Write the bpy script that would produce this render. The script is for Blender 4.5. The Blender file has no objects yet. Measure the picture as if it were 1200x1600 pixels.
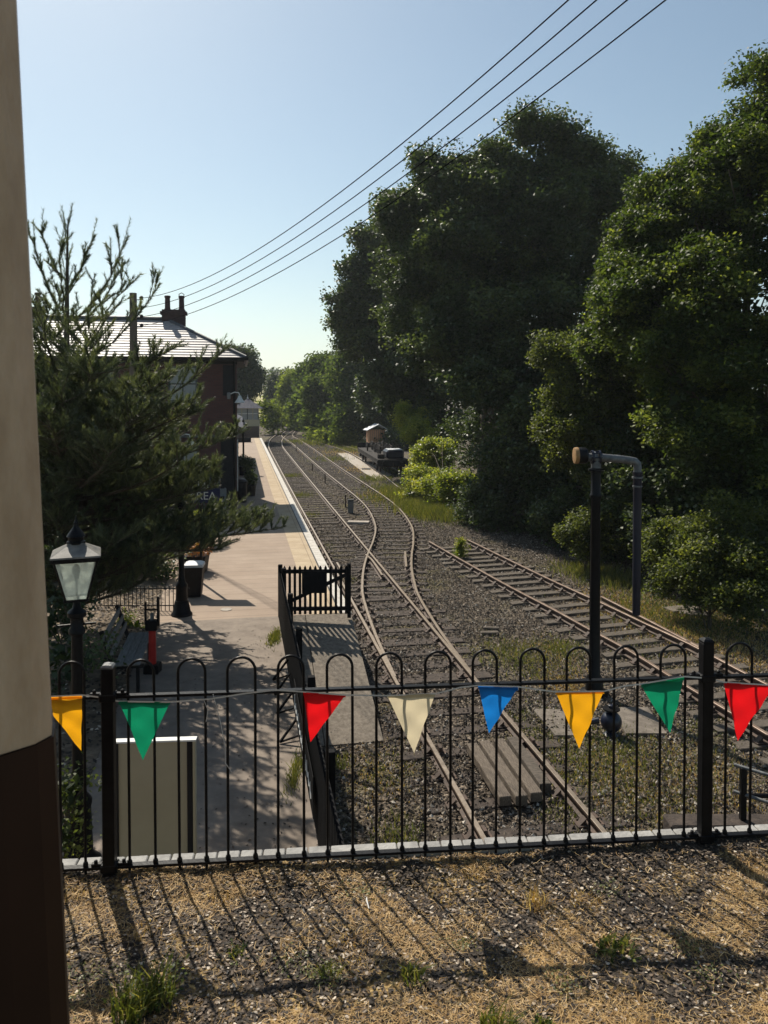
import bpy, math, random
import numpy as np
from mathutils import Vector, Matrix
R = math.radians
random.seed(7); RNG = np.random.default_rng(11)
SC = bpy.context.scene
COL = SC.collection

# ------------------------------------------------------------------ camera
CAMZ = 5.5; FPX = 1200.0; PITCH = R(1.5)
cd = bpy.data.cameras.new("camera"); cam = bpy.data.objects.new("camera", cd); COL.objects.link(cam)
cd.sensor_fit = 'HORIZONTAL'; cd.sensor_width = 36; cd.lens = 36.0
cd.shift_y = -148.6 / 1200
cd.clip_start = 0.05; cd.clip_end = 6000
cam.location = (0, 0, CAMZ); cam.rotation_euler = (R(90) - PITCH, 0, 0)
cd.dof.use_dof = True; cd.dof.focus_distance = 8.0; cd.dof.aperture_fstop = 9.5
SC.camera = cam

# ------------------------------------------------------------------ sky and sun
SUN_AZ = -30.0; SUN_EL = 47.0      # azimuth from +Y, negative = left
W = bpy.data.worlds.new("World"); SC.world = W; W.use_nodes = True
nt = W.node_tree; nt.nodes.clear()
sky = nt.nodes.new('ShaderNodeTexSky'); sky.sky_type = 'NISHITA'; sky.sun_disc = False
sky.sun_elevation = R(SUN_EL); sky.sun_rotation = R(SUN_AZ); sky.altitude = 0
sky.air_density = 1.0; sky.dust_density = 0.7; sky.ozone_density = 0.2
bg = nt.nodes.new('ShaderNodeBackground'); bg.inputs[1].default_value = 0.086
wo = nt.nodes.new('ShaderNodeOutputWorld')
tint = nt.nodes.new('ShaderNodeMix'); tint.data_type = 'RGBA'; tint.blend_type = 'MULTIPLY'; tint.inputs[0].default_value = 1; tint.inputs[7].default_value = (.94, 1.0, .93, 1)
nt.links.new(sky.outputs[0], tint.inputs[6]); nt.links.new(tint.outputs[2], bg.inputs[0]); nt.links.new(bg.outputs[0], wo.inputs[0])
ld = bpy.data.lights.new("sun", 'SUN'); ld.energy = 4.9; ld.angle = R(0.5); ld.color = (1, .92, .79)
sun = bpy.data.objects.new("sun", ld); COL.objects.link(sun)
sd = Vector((math.sin(R(SUN_AZ)) * math.cos(R(SUN_EL)), math.cos(R(SUN_AZ)) * math.cos(R(SUN_EL)), math.sin(R(SUN_EL))))
sun.rotation_euler = sd.to_track_quat('Z', 'Y').to_euler(); sun.location = (0, 0, 50)
SC.view_settings.view_transform = 'Standard'; SC.view_settings.look = 'None'
SC.view_settings.exposure = 0.38; SC.view_settings.gamma = 1.0
SC.render.engine = 'CYCLES'
SC.cycles.max_bounces = 6; SC.cycles.transparent_max_bounces = 8; SC.cycles.volume_bounces = 0

# ------------------------------------------------------------------ frames
TA = R(10.6); CA, SA = math.cos(TA), math.sin(TA)
def tr(s, t, z=0.0): return Vector((t * CA - s * SA, t * SA + s * CA, z))      # along / across the railway
def px(x, y, Y):                      # a point at distance Y in the photo's 1200x1600 frame
    u = (x - 600) / FPX; v = -(y - 651.4) / FPX
    d = Vector((u, math.cos(PITCH) + v * math.sin(PITCH), -math.sin(PITCH) + v * math.cos(PITCH)))
    return Vector((0, 0, CAMZ)) + d * (Y / d.y)

# ------------------------------------------------------------------ mesh helpers
class MB:
    def __init__(s): s.v = []; s.f = []; s.m = []
    def add(s, vs, fs, mi=0):
        b = len(s.v); s.v += [tuple(v) for v in vs]; s.f += [tuple(i + b for i in f) for f in fs]; s.m += [mi] * len(fs); return s
    def box(s, c, d, rz=0, mi=0, rot=None, bev=0.0):
        hx, hy, hz = d[0] / 2, d[1] / 2, d[2] / 2
        M = rot if rot is not None else Matrix.Rotation(rz, 3, 'Z')
        if bev > 0:
            b = min(bev, hx * .45, hy * .45, hz * .45); vs = []; fs = []
            for sx in (-1, 1):
                for sy in (-1, 1):
                    for sz in (-1, 1):
                        vs += [(sx * (hx - b), sy * (hy - b), sz * hz), (sx * (hx - b), sy * hy, sz * (hz - b)), (sx * hx, sy * (hy - b), sz * (hz - b))]
            ix = lambda a, bb, c2, k: ((a > 0) * 4 + (bb > 0) * 2 + (c2 > 0)) * 3 + k
            for q in (-1, 1):
                fs.append([ix(a, b2, q, 0) for a, b2 in ((-1, -1), (1, -1), (1, 1), (-1, 1))])
                fs.append([ix(a, q, b2, 1) for a, b2 in ((-1, -1), (1, -1), (1, 1), (-1, 1))])
                fs.append([ix(q, a, b2, 2) for a, b2 in ((-1, -1), (1, -1), (1, 1), (-1, 1))])
            for a in (-1, 1):
                for c2 in (-1, 1):
                    fs.append([ix(a, c2, -1, 1), ix(a, c2, 1, 1), ix(a, c2, 1, 2), ix(a, c2, -1, 2)])
                    fs.append([ix(-1, a, c2, 0), ix(1, a, c2, 0), ix(1, a, c2, 1), ix(-1, a, c2, 1)])
                    fs.append([ix(a, -1, c2, 0), ix(a, 1, c2, 0), ix(a, 1, c2, 2), ix(a, -1, c2, 2)])
                    for d2 in (-1, 1): fs.append([ix(a, c2, d2, 0), ix(a, c2, d2, 1), ix(a, c2, d2, 2)])
        else:
            vs = [(x, y, z) for x in (-hx, hx) for y in (-hy, hy) for z in (-hz, hz)]
            fs = [(0, 1, 3, 2), (4, 6, 7, 5), (0, 4, 5, 1), (2, 3, 7, 6), (0, 2, 6, 4), (1, 5, 7, 3)]
        C = Vector(c); return s.add([M @ Vector(v) + C for v in vs], fs, mi)
    def beam(s, a, b, w, h, mi=0):
        a = Vector(a); b = Vector(b); d = b - a; L = d.length; d.normalize()
        up = Vector((0, 0, 1)) if abs(d.z) < .95 else Vector((1, 0, 0))
        x = d.cross(up).normalized(); z = x.cross(d)
        vs = [p + x * (sx * w / 2) + z * (sz * h / 2) for p in (a, b) for sx in (-1, 1) for sz in (-1, 1)]
        return s.add(vs, [(0, 1, 3, 2), (4, 6, 7, 5), (0, 4, 5, 1), (2, 3, 7, 6), (0, 2, 6, 4), (1, 5, 7, 3)], mi)
    def tube(s, pts, r, n=8, mi=0, cap=True):
        pts = [Vector(p) for p in pts]; rs = r if isinstance(r, (list, tuple)) else [r] * len(pts)
        vs = []; fs = []; px_ = None
        for i, p in enumerate(pts):
            d = (pts[min(i + 1, len(pts) - 1)] - pts[max(i - 1, 0)]).normalized()
            if px_ is None:
                px_ = d.cross(Vector((0, 0, 1)) if abs(d.z) < .9 else Vector((1, 0, 0))).normalized()
            x = (px_ - d * px_.dot(d)).normalized(); px_ = x; y = d.cross(x)
            for k in range(n):
                a = 2 * math.pi * k / n; vs.append(p + x * (math.cos(a) * rs[i]) + y * (math.sin(a) * rs[i]))
        for i in range(len(pts) - 1):
            for k in range(n):
                k2 = (k + 1) % n; fs.append((i * n + k, i * n + k2, (i + 1) * n + k2, (i + 1) * n + k))
        if cap: fs.append(tuple(range(n - 1, -1, -1))); fs.append(tuple((len(pts) - 1) * n + k for k in range(n)))
        return s.add(vs, fs, mi)
    def lathe(s, prof, c=(0, 0, 0), n=16, axis='Z', mi=0, rz=0, sq=False):
        vs = []; fs = []; c = Vector(c)
        for r, h in prof:
            for k in range(n):
                a = 2 * math.pi * (k + (.5 if sq else 0)) / n
                p = Vector((math.cos(a) * r, math.sin(a) * r, h))
                if axis == 'X': p = Vector((h, p.x, p.y))
                if axis == 'Y': p = Vector((p.x, h, p.y))
                vs.append(Matrix.Rotation(rz, 3, 'Z') @ p + c)
        m = len(prof)
        for i in range(m - 1):
            for k in range(n):
                k2 = (k + 1) % n; fs.append((i * n + k, i * n + k2, (i + 1) * n + k2, (i + 1) * n + k))
        fs.append(tuple(range(n - 1, -1, -1))); fs.append(tuple((m - 1) * n + k for k in range(n)))
        return s.add(vs, fs, mi)
    def prism(s, poly, vec, mi=0):
        vec = Vector(vec); a = [Vector(p) for p in poly]; n = len(a)
        return s.add(a + [p + vec for p in a], [tuple(range(n - 1, -1, -1)), tuple(range(n, 2 * n))] + [(i, (i + 1) % n, n + (i + 1) % n, n + i) for i in range(n)], mi)
    def sweep(s, path, prof, mats=None, closed=True):
        path = [Vector(p) for p in path]; m = len(prof); vs = []; b = len(s.v)
        for i, p in enumerate(path):
            d = path[min(i + 1, len(path) - 1)] - path[max(i - 1, 0)]; d.z = 0; d.normalize()
            x = Vector((d.y, -d.x, 0))
            for l, h in prof: vs.append(p + x * l + Vector((0, 0, h)))
        for i in range(len(path) - 1):
            for k in range(m if closed else m - 1):
                k2 = (k + 1) % m
                s.add([], []); s.f.append((b + i * m + k, b + i * m + k2, b + (i + 1) * m + k2, b + (i + 1) * m + k)); s.m.append(mats[k] if mats else 0)
        s.v += [tuple(v) for v in vs]
        if closed:
            s.f.append(tuple(b + k for k in range(m))); s.m.append(0)
            s.f.append(tuple(b + (len(path) - 1) * m + m - 1 - k for k in range(m))); s.m.append(0)
        return s
    def build(s, name, mat, parent=None, smooth=False, fix=True):
        me = bpy.data.meshes.new(name); me.from_pydata(s.v, [], s.f)
        for mm in (mat if isinstance(mat, (list, tuple)) else [mat]): me.materials.append(mm)
        me.polygons.foreach_set('material_index', s.m)
        if smooth: me.shade_smooth(); me.set_sharp_from_angle(angle=R(40))
        if fix:
            import bmesh
            bm = bmesh.new(); bm.from_mesh(me); bmesh.ops.recalc_face_normals(bm, faces=bm.faces); bm.to_mesh(me); bm.free()
        me.update(); o = bpy.data.objects.new(name, me); COL.objects.link(o)
        if parent is not None: o.parent = parent
        return o

def np_mesh(name, V, n, mat, parent=None, rnd=None, mi=None):
    """V: (N*n,3) vertices of N n-gons"""
    N = len(V) // n; me = bpy.data.meshes.new(name)
    me.vertices.add(len(V)); me.vertices.foreach_set('co', V.astype(np.float32).ravel())
    me.loops.add(N * n); me.loops.foreach_set('vertex_index', np.arange(N * n, dtype=np.int32))
    me.polygons.add(N); me.polygons.foreach_set('loop_start', np.arange(0, N * n, n, dtype=np.int32))
    for mm in (mat if isinstance(mat, (list, tuple)) else [mat]): me.materials.append(mm)
    if rnd is not None:
        a = me.attributes.new('rnd', 'FLOAT', 'POINT'); a.data.foreach_set('value', np.repeat(rnd, n).astype(np.float32))
    me.update(calc_edges=True); o = bpy.data.objects.new(name, me); COL.objects.link(o)
    if parent is not None: o.parent = parent
    return o

def tag(o, label=None, cat=None, group=None, kind=None):
    if label: o['label'] = label
    if cat: o['category'] = cat
    if group: o['group'] = group
    if kind: o['kind'] = kind
    return o
def empty(name, loc=(0, 0, 0), rz=0, label=None, cat=None, group=None):
    o = bpy.data.objects.new(name, None); COL.objects.link(o); o.location = loc; o.rotation_euler = (0, 0, rz)
    o.empty_display_size = .2
    return tag(o, label, cat, group)
def copy_tree(o, parent=None):
    c = o.copy(); COL.objects.link(c)
    if parent is not None: c.parent = parent
    for ch in list(o.children): copy_tree(ch, c)
    return c

# ------------------------------------------------------------------ materials
def nodes(m): return m.node_tree.nodes, m.node_tree.links
def ramp(N, stops):
    r = N.new('ShaderNodeValToRGB'); e = r.color_ramp.elements
    while len(e) < len(stops): e.new(.5)
    for k, (p, c) in enumerate(stops): e[k].position = p; e[k].color = (*c, 1)
    return r
def mat(name, c1, c2=None, rough=.8, metal=0, scale=5, bump=0, bscale=None, spec=.5, detail=6, trans=0, lo=.35, hi=.65, stretch=None, obj=True):
    m = bpy.data.materials.new(name); m.use_nodes = True; N, L = nodes(m); b = N['Principled BSDF']
    b.inputs['Roughness'].default_value = rough; b.inputs['Metallic'].default_value = metal; b.inputs['Specular IOR Level'].default_value = spec
    tc = N.new('ShaderNodeTexCoord'); src = tc.outputs['Object']
    if stretch:
        mp = N.new('ShaderNodeMapping'); mp.inputs['Scale'].default_value = stretch; L.new(src, mp.inputs[0]); src = mp.outputs[0]
    if c2 is None: b.inputs['Base Color'].default_value = (*c1, 1)
    else:
        nz = N.new('ShaderNodeTexNoise'); nz.inputs['Scale'].default_value = scale; nz.inputs['Detail'].default_value = detail
        nz.inputs['Roughness'].default_value = .65
        L.new(src, nz.inputs['Vector']); r = ramp(N, [(lo, c1), (hi, c2)]); L.new(nz.outputs['Fac'], r.inputs[0]); L.new(r.outputs[0], b.inputs['Base Color'])
    if bump:
        n2 = N.new('ShaderNodeTexNoise'); n2.inputs['Scale'].default_value = bscale or scale * 4; n2.inputs['Detail'].default_value = 4
        L.new(src, n2.inputs['Vector']); bp = N.new('ShaderNodeBump'); bp.inputs['Strength'].default_value = bump; bp.inputs['Distance'].default_value = .02
        L.new(n2.outputs['Fac'], bp.inputs['Height']); L.new(bp.outputs[0], b.inputs['Normal'])
    return m
def leafmat(name, stops, trans=.35, rough=.45, spec=.5, tcol=1.6):
    m = bpy.data.materials.new(name); m.use_nodes = True; N, L = nodes(m); b = N['Principled BSDF']; out = N['Material Output']
    at = N.new('ShaderNodeAttribute'); at.attribute_name = 'rnd'; r = ramp(N, stops); L.new(at.outputs['Fac'], r.inputs[0])
    L.new(r.outputs[0], b.inputs['Base Color']); b.inputs['Roughness'].default_value = rough; b.inputs['Specular IOR Level'].default_value = spec
    if trans:
        t = N.new('ShaderNodeBsdfTranslucent'); mx = N.new('ShaderNodeMixShader'); mx.inputs[0].default_value = trans
        g = N.new('ShaderNodeMix'); g.data_type = 'RGBA'; g.blend_type = 'MULTIPLY'; g.inputs[0].default_value = 1
        L.new(r.outputs[0], g.inputs[6]); g.inputs[7].default_value = (tcol, tcol, tcol * .45, 1)
        L.new(g.outputs[2], t.inputs[0]); L.new(b.outputs[0], mx.inputs[1]); L.new(t.outputs[0], mx.inputs[2]); L.new(mx.outputs[0], out.inputs[0])
    return m

def ground_mat():
    m = bpy.data.materials.new('ground'); m.use_nodes = True; N, L = nodes(m); b = N['Principled BSDF']; b.inputs['Roughness'].default_value = .95
    b.inputs['Specular IOR Level'].default_value = .2
    tc = N.new('ShaderNodeTexCoord'); P = tc.outputs['Object']
    vo = N.new('ShaderNodeTexVoronoi'); vo.inputs['Scale'].default_value = 26; L.new(P, vo.inputs['Vector'])
    st = ramp(N, [(0, (.022, .017, .013)), (.6, (.085, .067, .05)), (1, (.24, .195, .15))])
    sp = N.new('ShaderNodeSeparateColor'); L.new(vo.outputs['Color'], sp.inputs[0]); L.new(sp.outputs[0], st.inputs[0])
    big = N.new('ShaderNodeTexNoise'); big.inputs['Scale'].default_value = .35; big.inputs['Detail'].default_value = 8; big.inputs['Roughness'].default_value = .7; L.new(P, big.inputs['Vector'])
    f1 = ramp(N, [(.5, (0, 0, 0)), (.66, (1, 1, 1))]); L.new(big.outputs['Fac'], f1.inputs[0])
    mx = N.new('ShaderNodeMix'); mx.data_type = 'RGBA'; L.new(f1.outputs[0], mx.inputs[0]); L.new(st.outputs[0], mx.inputs[6])
    fine = N.new('ShaderNodeTexNoise'); fine.inputs['Scale'].default_value = 9; fine.inputs['Detail'].default_value = 5; L.new(P, fine.inputs['Vector'])
    gr = ramp(N, [(.35, (.06, .07, .02)), (.65, (.17, .13, .06))]); L.new(fine.outputs['Fac'], gr.inputs[0]); L.new(gr.outputs[0], mx.inputs[7])
    L.new(mx.outputs[2], b.inputs['Base Color'])
    bp = N.new('ShaderNodeBump'); bp.inputs['Strength'].default_value = .9; bp.inputs['Distance'].default_value = .03; bp.invert = True
    L.new(vo.outputs['Distance'], bp.inputs['Height']); L.new(bp.outputs[0], b.inputs['Normal'])
    return m
def paving_mat(name, a, b_, sc, joints=None):
    m = mat(name, a, b_, rough=.85, scale=sc, bump=.25, bscale=120)
    if joints:
        N, L = nodes(m); b = N['Principled BSDF']; tc = N['Texture Coordinate']
        mp = N.new('ShaderNodeMapping'); mp.inputs['Rotation'].default_value = (0, 0, -TA); mp.inputs['Location'].default_value = (3.0 if joints[0] > 5 else 0, 0, 0); L.new(tc.outputs['Object'], mp.inputs[0])
        br = N.new('ShaderNodeTexBrick'); br.offset = 0.0; br.inputs['Scale'].default_value = 1
        br.inputs['Brick Width'].default_value = joints[0]; br.inputs['Row Height'].default_value = joints[1]; br.inputs['Mortar Size'].default_value = joints[2]
        br.inputs['Color1'].default_value = (1, 1, 1, 1); br.inputs['Color2'].default_value = (.92, .90, .88, 1); br.inputs['Mortar'].default_value = (.6, .58, .56, 1)
        L.new(mp.outputs[0], br.inputs['Vector'])
        g = N.new('ShaderNodeMix'); g.data_type = 'RGBA'; g.blend_type = 'MULTIPLY'; g.inputs[0].default_value = 1
        src = b.inputs['Base Color'].links[0].from_socket; L.new(src, g.inputs[6]); L.new(br.outputs[0], g.inputs[7]); L.new(g.outputs[2], b.inputs['Base Color'])
    return m
def brick_mat(name, c1, c2, mort, bw=.225, rh=.075, ms=.008, axis='XZ'):
    m = bpy.data.materials.new(name); m.use_nodes = True; N, L = nodes(m); b = N['Principled BSDF']; b.inputs['Roughness'].default_value = .85
    tc = N.new('ShaderNodeTexCoord'); sx = N.new('ShaderNodeSeparateXYZ'); L.new(tc.outputs['Object'], sx.inputs[0])
    ad = N.new('ShaderNodeMath'); L.new(sx.outputs[0], ad.inputs[0]); L.new(sx.outputs[1], ad.inputs[1])
    cb = N.new('ShaderNodeCombineXYZ'); L.new(ad.outputs[0], cb.inputs[0]); L.new(sx.outputs[2], cb.inputs[1])
    br = N.new('ShaderNodeTexBrick'); br.inputs['Scale'].default_value = 1; br.inputs['Brick Width'].default_value = bw; br.inputs['Row Height'].default_value = rh; br.inputs['Mortar Size'].default_value = ms
    br.inputs['Color1'].default_value = (*c1, 1); br.inputs['Color2'].default_value = (*c2, 1); br.inputs['Mortar'].default_value = (*mort, 1)
    L.new(cb.outputs[0], br.inputs['Vector']); L.new(br.outputs[0], b.inputs['Base Color'])
    return m

M = {}
M['ground'] = ground_mat()
M['asphalt'] = paving_mat('platform_paving', (.155, .122, .095), (.235, .19, .15), 3.5)
M['asphalt2'] = paving_mat('platform_slabs', (.275, .205, .15), (.34, .26, .195), 1.2, (9.0, .45, .012))
M['buff'] = paving_mat('edge_slabs', (.38, .29, .18), (.47, .37, .25), 2.0, (.62, .9, .012))
M['edgewhite'] = mat('edge_white', (.50, .47, .42), (.27, .24, .2), rough=.7, scale=6, lo=.45, hi=.75)
M['ramp'] = mat('ramp_concrete', (.13, .105, .08), (.25, .21, .165), rough=.9, scale=14, bump=.4, bscale=70)
M['brickdark'] = brick_mat('platform_brick', (.06, .032, .026), (.09, .05, .036), (.10, .09, .075))
M['brick'] = brick_mat('red_brick', (.075, .027, .022), (.10, .038, .03), (.06, .045, .04))
M['slate'] = mat('slate', (.24, .215, .21), (.37, .335, .33), rough=.55, scale=3, spec=.8, stretch=(3, 3, 10))
M['slate2'] = mat('slate_blue', (.06, .06, .08), (.11, .11, .135), rough=.8, spec=.2, scale=4)
M['lead'] = mat('lead', (.05, .055, .06), (.09, .095, .1), rough=.6)
M['rust'] = mat('rail_rust', (.04, .025, .018), (.095, .057, .038), rough=.75, scale=8, bump=.2)
M['steel'] = mat('rail_head', (.27, .215, .165), (.40, .335, .27), rough=.42, metal=.75, scale=3, stretch=(4, 4, 4))
M['rusthead'] = mat('rusty_rail_head', (.20, .135, .10), (.32, .24, .19), rough=.45, metal=.4, scale=4)
M['sleeper'] = mat('sleeper_wood', (.016, .011, .009), (.085, .062, .047), rough=.9, scale=7, bump=.6, bscale=30, lo=.3, hi=.72)
M['sleeper_pale'] = mat('grey_sleeper_wood', (.035, .028, .022), (.16, .13, .10), rough=.9, scale=9, bump=.6, bscale=40, stretch=(1, 6, 1))
M['plank'] = mat('weathered_plank', (.055, .04, .03), (.22, .175, .13), rough=.85, scale=10, bump=.6, bscale=60, stretch=(9, 1, 3))
M['black'] = mat('black_paint', (.004, .004, .005), (.009, .009, .010), rough=.42, scale=20, spec=.16, bump=.08, bscale=60)
M['blackmatt'] = mat('black_matt', (.006, .006, .007), (.014, .014, .016), rough=.6, scale=9, spec=.25)
M['navy'] = mat('navy_paint', (.006, .009, .020), (.010, .015, .035), rough=.35, scale=5)
M['greypipe'] = mat('grey_pipe', (.07, .075, .08), (.17, .175, .175), rough=.55, metal=.2, scale=9, bump=.2)
M['ochre'] = mat('ochre_paint', (.24, .13, .05), (.38, .22, .08), rough=.7, scale=12)
M['coping'] = mat('coping_brick', (.20, .195, .185), (.36, .35, .33), rough=.8, scale=9, bump=.3)
M['mortar'] = mat('mortar', (.14, .12, .1), (.22, .2, .17), rough=.95)
M['cream'] = mat('cream_wall', (.46, .295, .17), (.60, .405, .25), rough=.6, scale=4.5, bump=.25, bscale=28, stretch=(3, 3, 1))
M['brown'] = mat('brown_wall', (.022, .008, .004), (.032, .012, .006), rough=.5, spec=.25, scale=3)
M['glass'] = mat('frosted_glass', (.42, .45, .43), (.60, .63, .60), rough=.25, scale=6, spec=.6)
M['windowglass'] = mat('window_glass', (.10, .12, .125), (.2, .22, .23), rough=.08, scale=2, spec=.8)
M['blind'] = mat('window_blind', (.20, .22, .22), (.26, .28, .28), rough=.35, scale=2, spec=.7)
M['white'] = mat('white_paint', (.72, .72, .69), (.6, .6, .57), rough=.5, scale=8)
M['timbergrey'] = mat('grey_timber', (.13, .13, .125), (.26, .26, .25), rough=.7, scale=6, stretch=(8, 1, 8), bump=.3)
M['red'] = mat('red_paint', (.42, .015, .012), (.55, .03, .02), rough=.45, scale=9)
M['boardcream'] = mat('board_cream', (.36, .32, .215), (.41, .365, .25), rough=.6, scale=1.5)
M['hut'] = mat('hut_timber', (.42, .20, .10), (.58, .31, .17), rough=.8, scale=3, stretch=(6, 6, .6))
M['zinc'] = mat('zinc_roof', (.42, .44, .46), (.6, .6, .6), rough=.5, metal=.2, scale=4)
M['bark'] = mat('bark', (.045, .035, .026), (.12, .095, .07), rough=.95, scale=6, bump=.8, bscale=18, stretch=(3, 3, .6))
M['pole'] = mat('pole_wood', (.09, .07, .055), (.16, .13, .10), rough=.9, scale=6, stretch=(6, 6, .5))
M['wire'] = mat('wire', (.01, .01, .012), rough=1, spec=0)
M['blackfence'] = mat('old_black_paint', (.005, .005, .006), (.012, .012, .013), rough=.75, spec=.08, scale=12)
M['soil'] = mat('soil', (.075, .055, .035), (.24, .18, .12), rough=.95, scale=6, bump=.8, bscale=40, detail=10)
def upsoil():
    m = mat('upper_soil', (.014, .010, .007), (.075, .054, .038), rough=.95, scale=38, bump=1.0, bscale=75, detail=8); N, L = nodes(m); b = N['Principled BSDF']
    src = b.inputs['Base Color'].links[0].from_socket; n = N.new('ShaderNodeTexNoise'); n.inputs['Scale'].default_value = 3.2; n.inputs['Detail'].default_value = 7; n.inputs['Roughness'].default_value = .7
    L.new(N['Texture Coordinate'].outputs['Object'], n.inputs['Vector']); f = ramp(N, [(.5, (0, 0, 0)), (.6, (1, 1, 1))]); L.new(n.outputs['Fac'], f.inputs[0])
    n2 = N.new('ShaderNodeTexNoise'); n2.inputs['Scale'].default_value = 55; n2.inputs['Detail'].default_value = 5; L.new(N['Texture Coordinate'].outputs['Object'], n2.inputs['Vector'])
    g = ramp(N, [(.38, (.14, .085, .03)), (.55, (.36, .24, .09)), (.7, (.56, .42, .20))]); L.new(n2.outputs['Fac'], g.inputs[0])
    mx = N.new('ShaderNodeMix'); mx.data_type = 'RGBA'; L.new(f.outputs[0], mx.inputs[0]); L.new(src, mx.inputs[6]); L.new(g.outputs[0], mx.inputs[7]); L.new(mx.outputs[2], b.inputs['Base Color']); return m
M['upsoil'] = upsoil()
M['concrete'] = mat('concrete', (.30, .26, .22), (.44, .39, .33), rough=.9, scale=3, bump=.3)
M['slab'] = mat('old_slab', (.085, .07, .055), (.19, .16, .13), rough=.9, scale=6, bump=.4)
M['stone'] = leafmat('ballast_stone', [(0, (.018, .014, .011)), (.45, (.085, .067, .05)), (.75, (.19, .153, .117)), (.92, (.27, .235, .19)), (1, (.55, .5, .43))], trans=0, rough=.85, spec=.3)
M['string'] = mat('bunting_tape', (.62, .60, .56), (.5, .48, .45), rough=.7)
def cloth(name, c, tr_=.45):
    m = mat(name, c, tuple(x * .88 for x in c), rough=.75, scale=5); N, L = nodes(m); b = N['Principled BSDF']
    t = N.new('ShaderNodeBsdfTranslucent'); t.inputs[0].default_value = (*c, 1); mx = N.new('ShaderNodeMixShader'); mx.inputs[0].default_value = tr_
    wv = N.new('ShaderNodeTexNoise'); wv.inputs['Scale'].default_value = 9; bp = N.new('ShaderNodeBump'); bp.inputs['Strength'].default_value = .25; bp.inputs['Distance'].default_value = .02
    L.new(N['Texture Coordinate'].outputs['Object'], wv.inputs['Vector']); L.new(wv.outputs['Fac'], bp.inputs['Height']); L.new(bp.outputs[0], t.inputs['Normal']); L.new(bp.outputs[0], b.inputs['Normal'])
    L.new(b.outputs[0], mx.inputs[1]); L.new(t.outputs[0], mx.inputs[2]); L.new(mx.outputs[0], N['Material Output'].inputs[0]); return m
M['fyellow'] = cloth('yellow_cloth', (.90, .42, .01), .6); M['fgreen'] = cloth('green_cloth', (.005, .25, .12), .6)
M['fred'] = cloth('red_cloth', (.80, .008, .012), .6); M['fcream'] = cloth('cream_cloth', (.72, .62, .42), .6); M['fblue'] = cloth('blue_cloth', (.01, .20, .62), .6)
M['oak'] = leafmat('oak_leaves', [(0, (.024, .040, .017)), (.55, (.052, .080, .030)), (1, (.125, .16, .055))], trans=.32, rough=.5, spec=.4)
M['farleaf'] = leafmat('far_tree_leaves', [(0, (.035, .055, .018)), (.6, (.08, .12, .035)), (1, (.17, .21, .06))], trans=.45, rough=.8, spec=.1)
M['lime'] = leafmat('light_leaves', [(0, (.020, .034, .010)), (.45, (.045, .072, .016)), (.75, (.10, .135, .030)), (1, (.27, .30, .07))], trans=.42, rough=.55, spec=.35)
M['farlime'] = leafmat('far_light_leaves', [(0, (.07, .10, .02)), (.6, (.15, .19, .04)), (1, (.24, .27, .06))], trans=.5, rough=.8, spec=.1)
M['ash'] = leafmat('ash_leaves', [(0, (.028, .042, .014)), (.5, (.070, .092, .024)), (1, (.20, .22, .05))], trans=.45, rough=.55, spec=.35)
M['grass'] = leafmat('green_grass', [(0, (.06, .08, .02)), (.6, (.13, .15, .035)), (1, (.30, .26, .08))], trans=.3)
M['bramble'] = leafmat('bramble_leaves', [(0, (.07, .11, .015)), (.5, (.20, .24, .035)), (1, (.44, .42, .08))], trans=.5)
M['straw'] = leafmat('dry_straw', [(0, (.20, .11, .035)), (.5, (.46, .29, .11)), (1, (.72, .53, .28))], trans=.25, rough=.7)
M['litter'] = leafmat('leaf_litter', [(0, (.010, .007, .005)), (.6, (.050, .036, .025)), (.88, (.20, .145, .10)), (1, (.6, .52, .42))], trans=.1, rough=.8)
M['needle'] = leafmat('pine_needles', [(0, (.040, .056, .034)), (.55, (.085, .105, .062)), (1, (.20, .22, .12))], trans=.3, rough=.5)
M['flower'] = leafmat('orange_flowers', [(0, (.12, .16, .03)), (.5, (.35, .12, .02)), (1, (.55, .2, .05))], trans=.3)
M['hillwood'] = mat('hill_woodland', (.03, .045, .02), (.07, .09, .035), rough=1, scale=.05)
M['field'] = mat('field', (.34, .30, .12), (.42, .37, .16), rough=1, scale=.02)
M['navysign'] = mat('sign_blue', (.012, .017, .06), (.018, .026, .085), rough=.4)
M['load'] = mat('wagon_load', (.012, .011, .012), (.06, .05, .042), rough=.85, spec=.2, scale=5)

# ------------------------------------------------------------------ numpy scatter helpers
def rand_dirs(n):
    v = RNG.normal(size=(n, 3)); return v / np.linalg.norm(v, axis=1, keepdims=True)
def leaf_quads(P, size, up=.35, jitter=.5, asp=.62):
    n = len(P); nrm = rand_dirs(n); nrm[:, 2] = np.abs(nrm[:, 2]) + up; nrm /= np.linalg.norm(nrm, axis=1, keepdims=True)
    a = np.cross(nrm, rand_dirs(n)); a /= np.linalg.norm(a, axis=1, keepdims=True) + 1e-9; b = np.cross(nrm, a)
    s = size * (1 - jitter / 2 + jitter * RNG.random((n, 1)))
    V = np.empty((n, 4, 3)); V[:, 0] = P - a * s * .5; V[:, 1] = P + b * s * asp * .5 + a * s * .05 + nrm * s * .08; V[:, 2] = P + a * s * .5; V[:, 3] = P - b * s * asp * .5 + a * s * .05 + nrm * s * .08
    return V.reshape(-1, 3)
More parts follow.
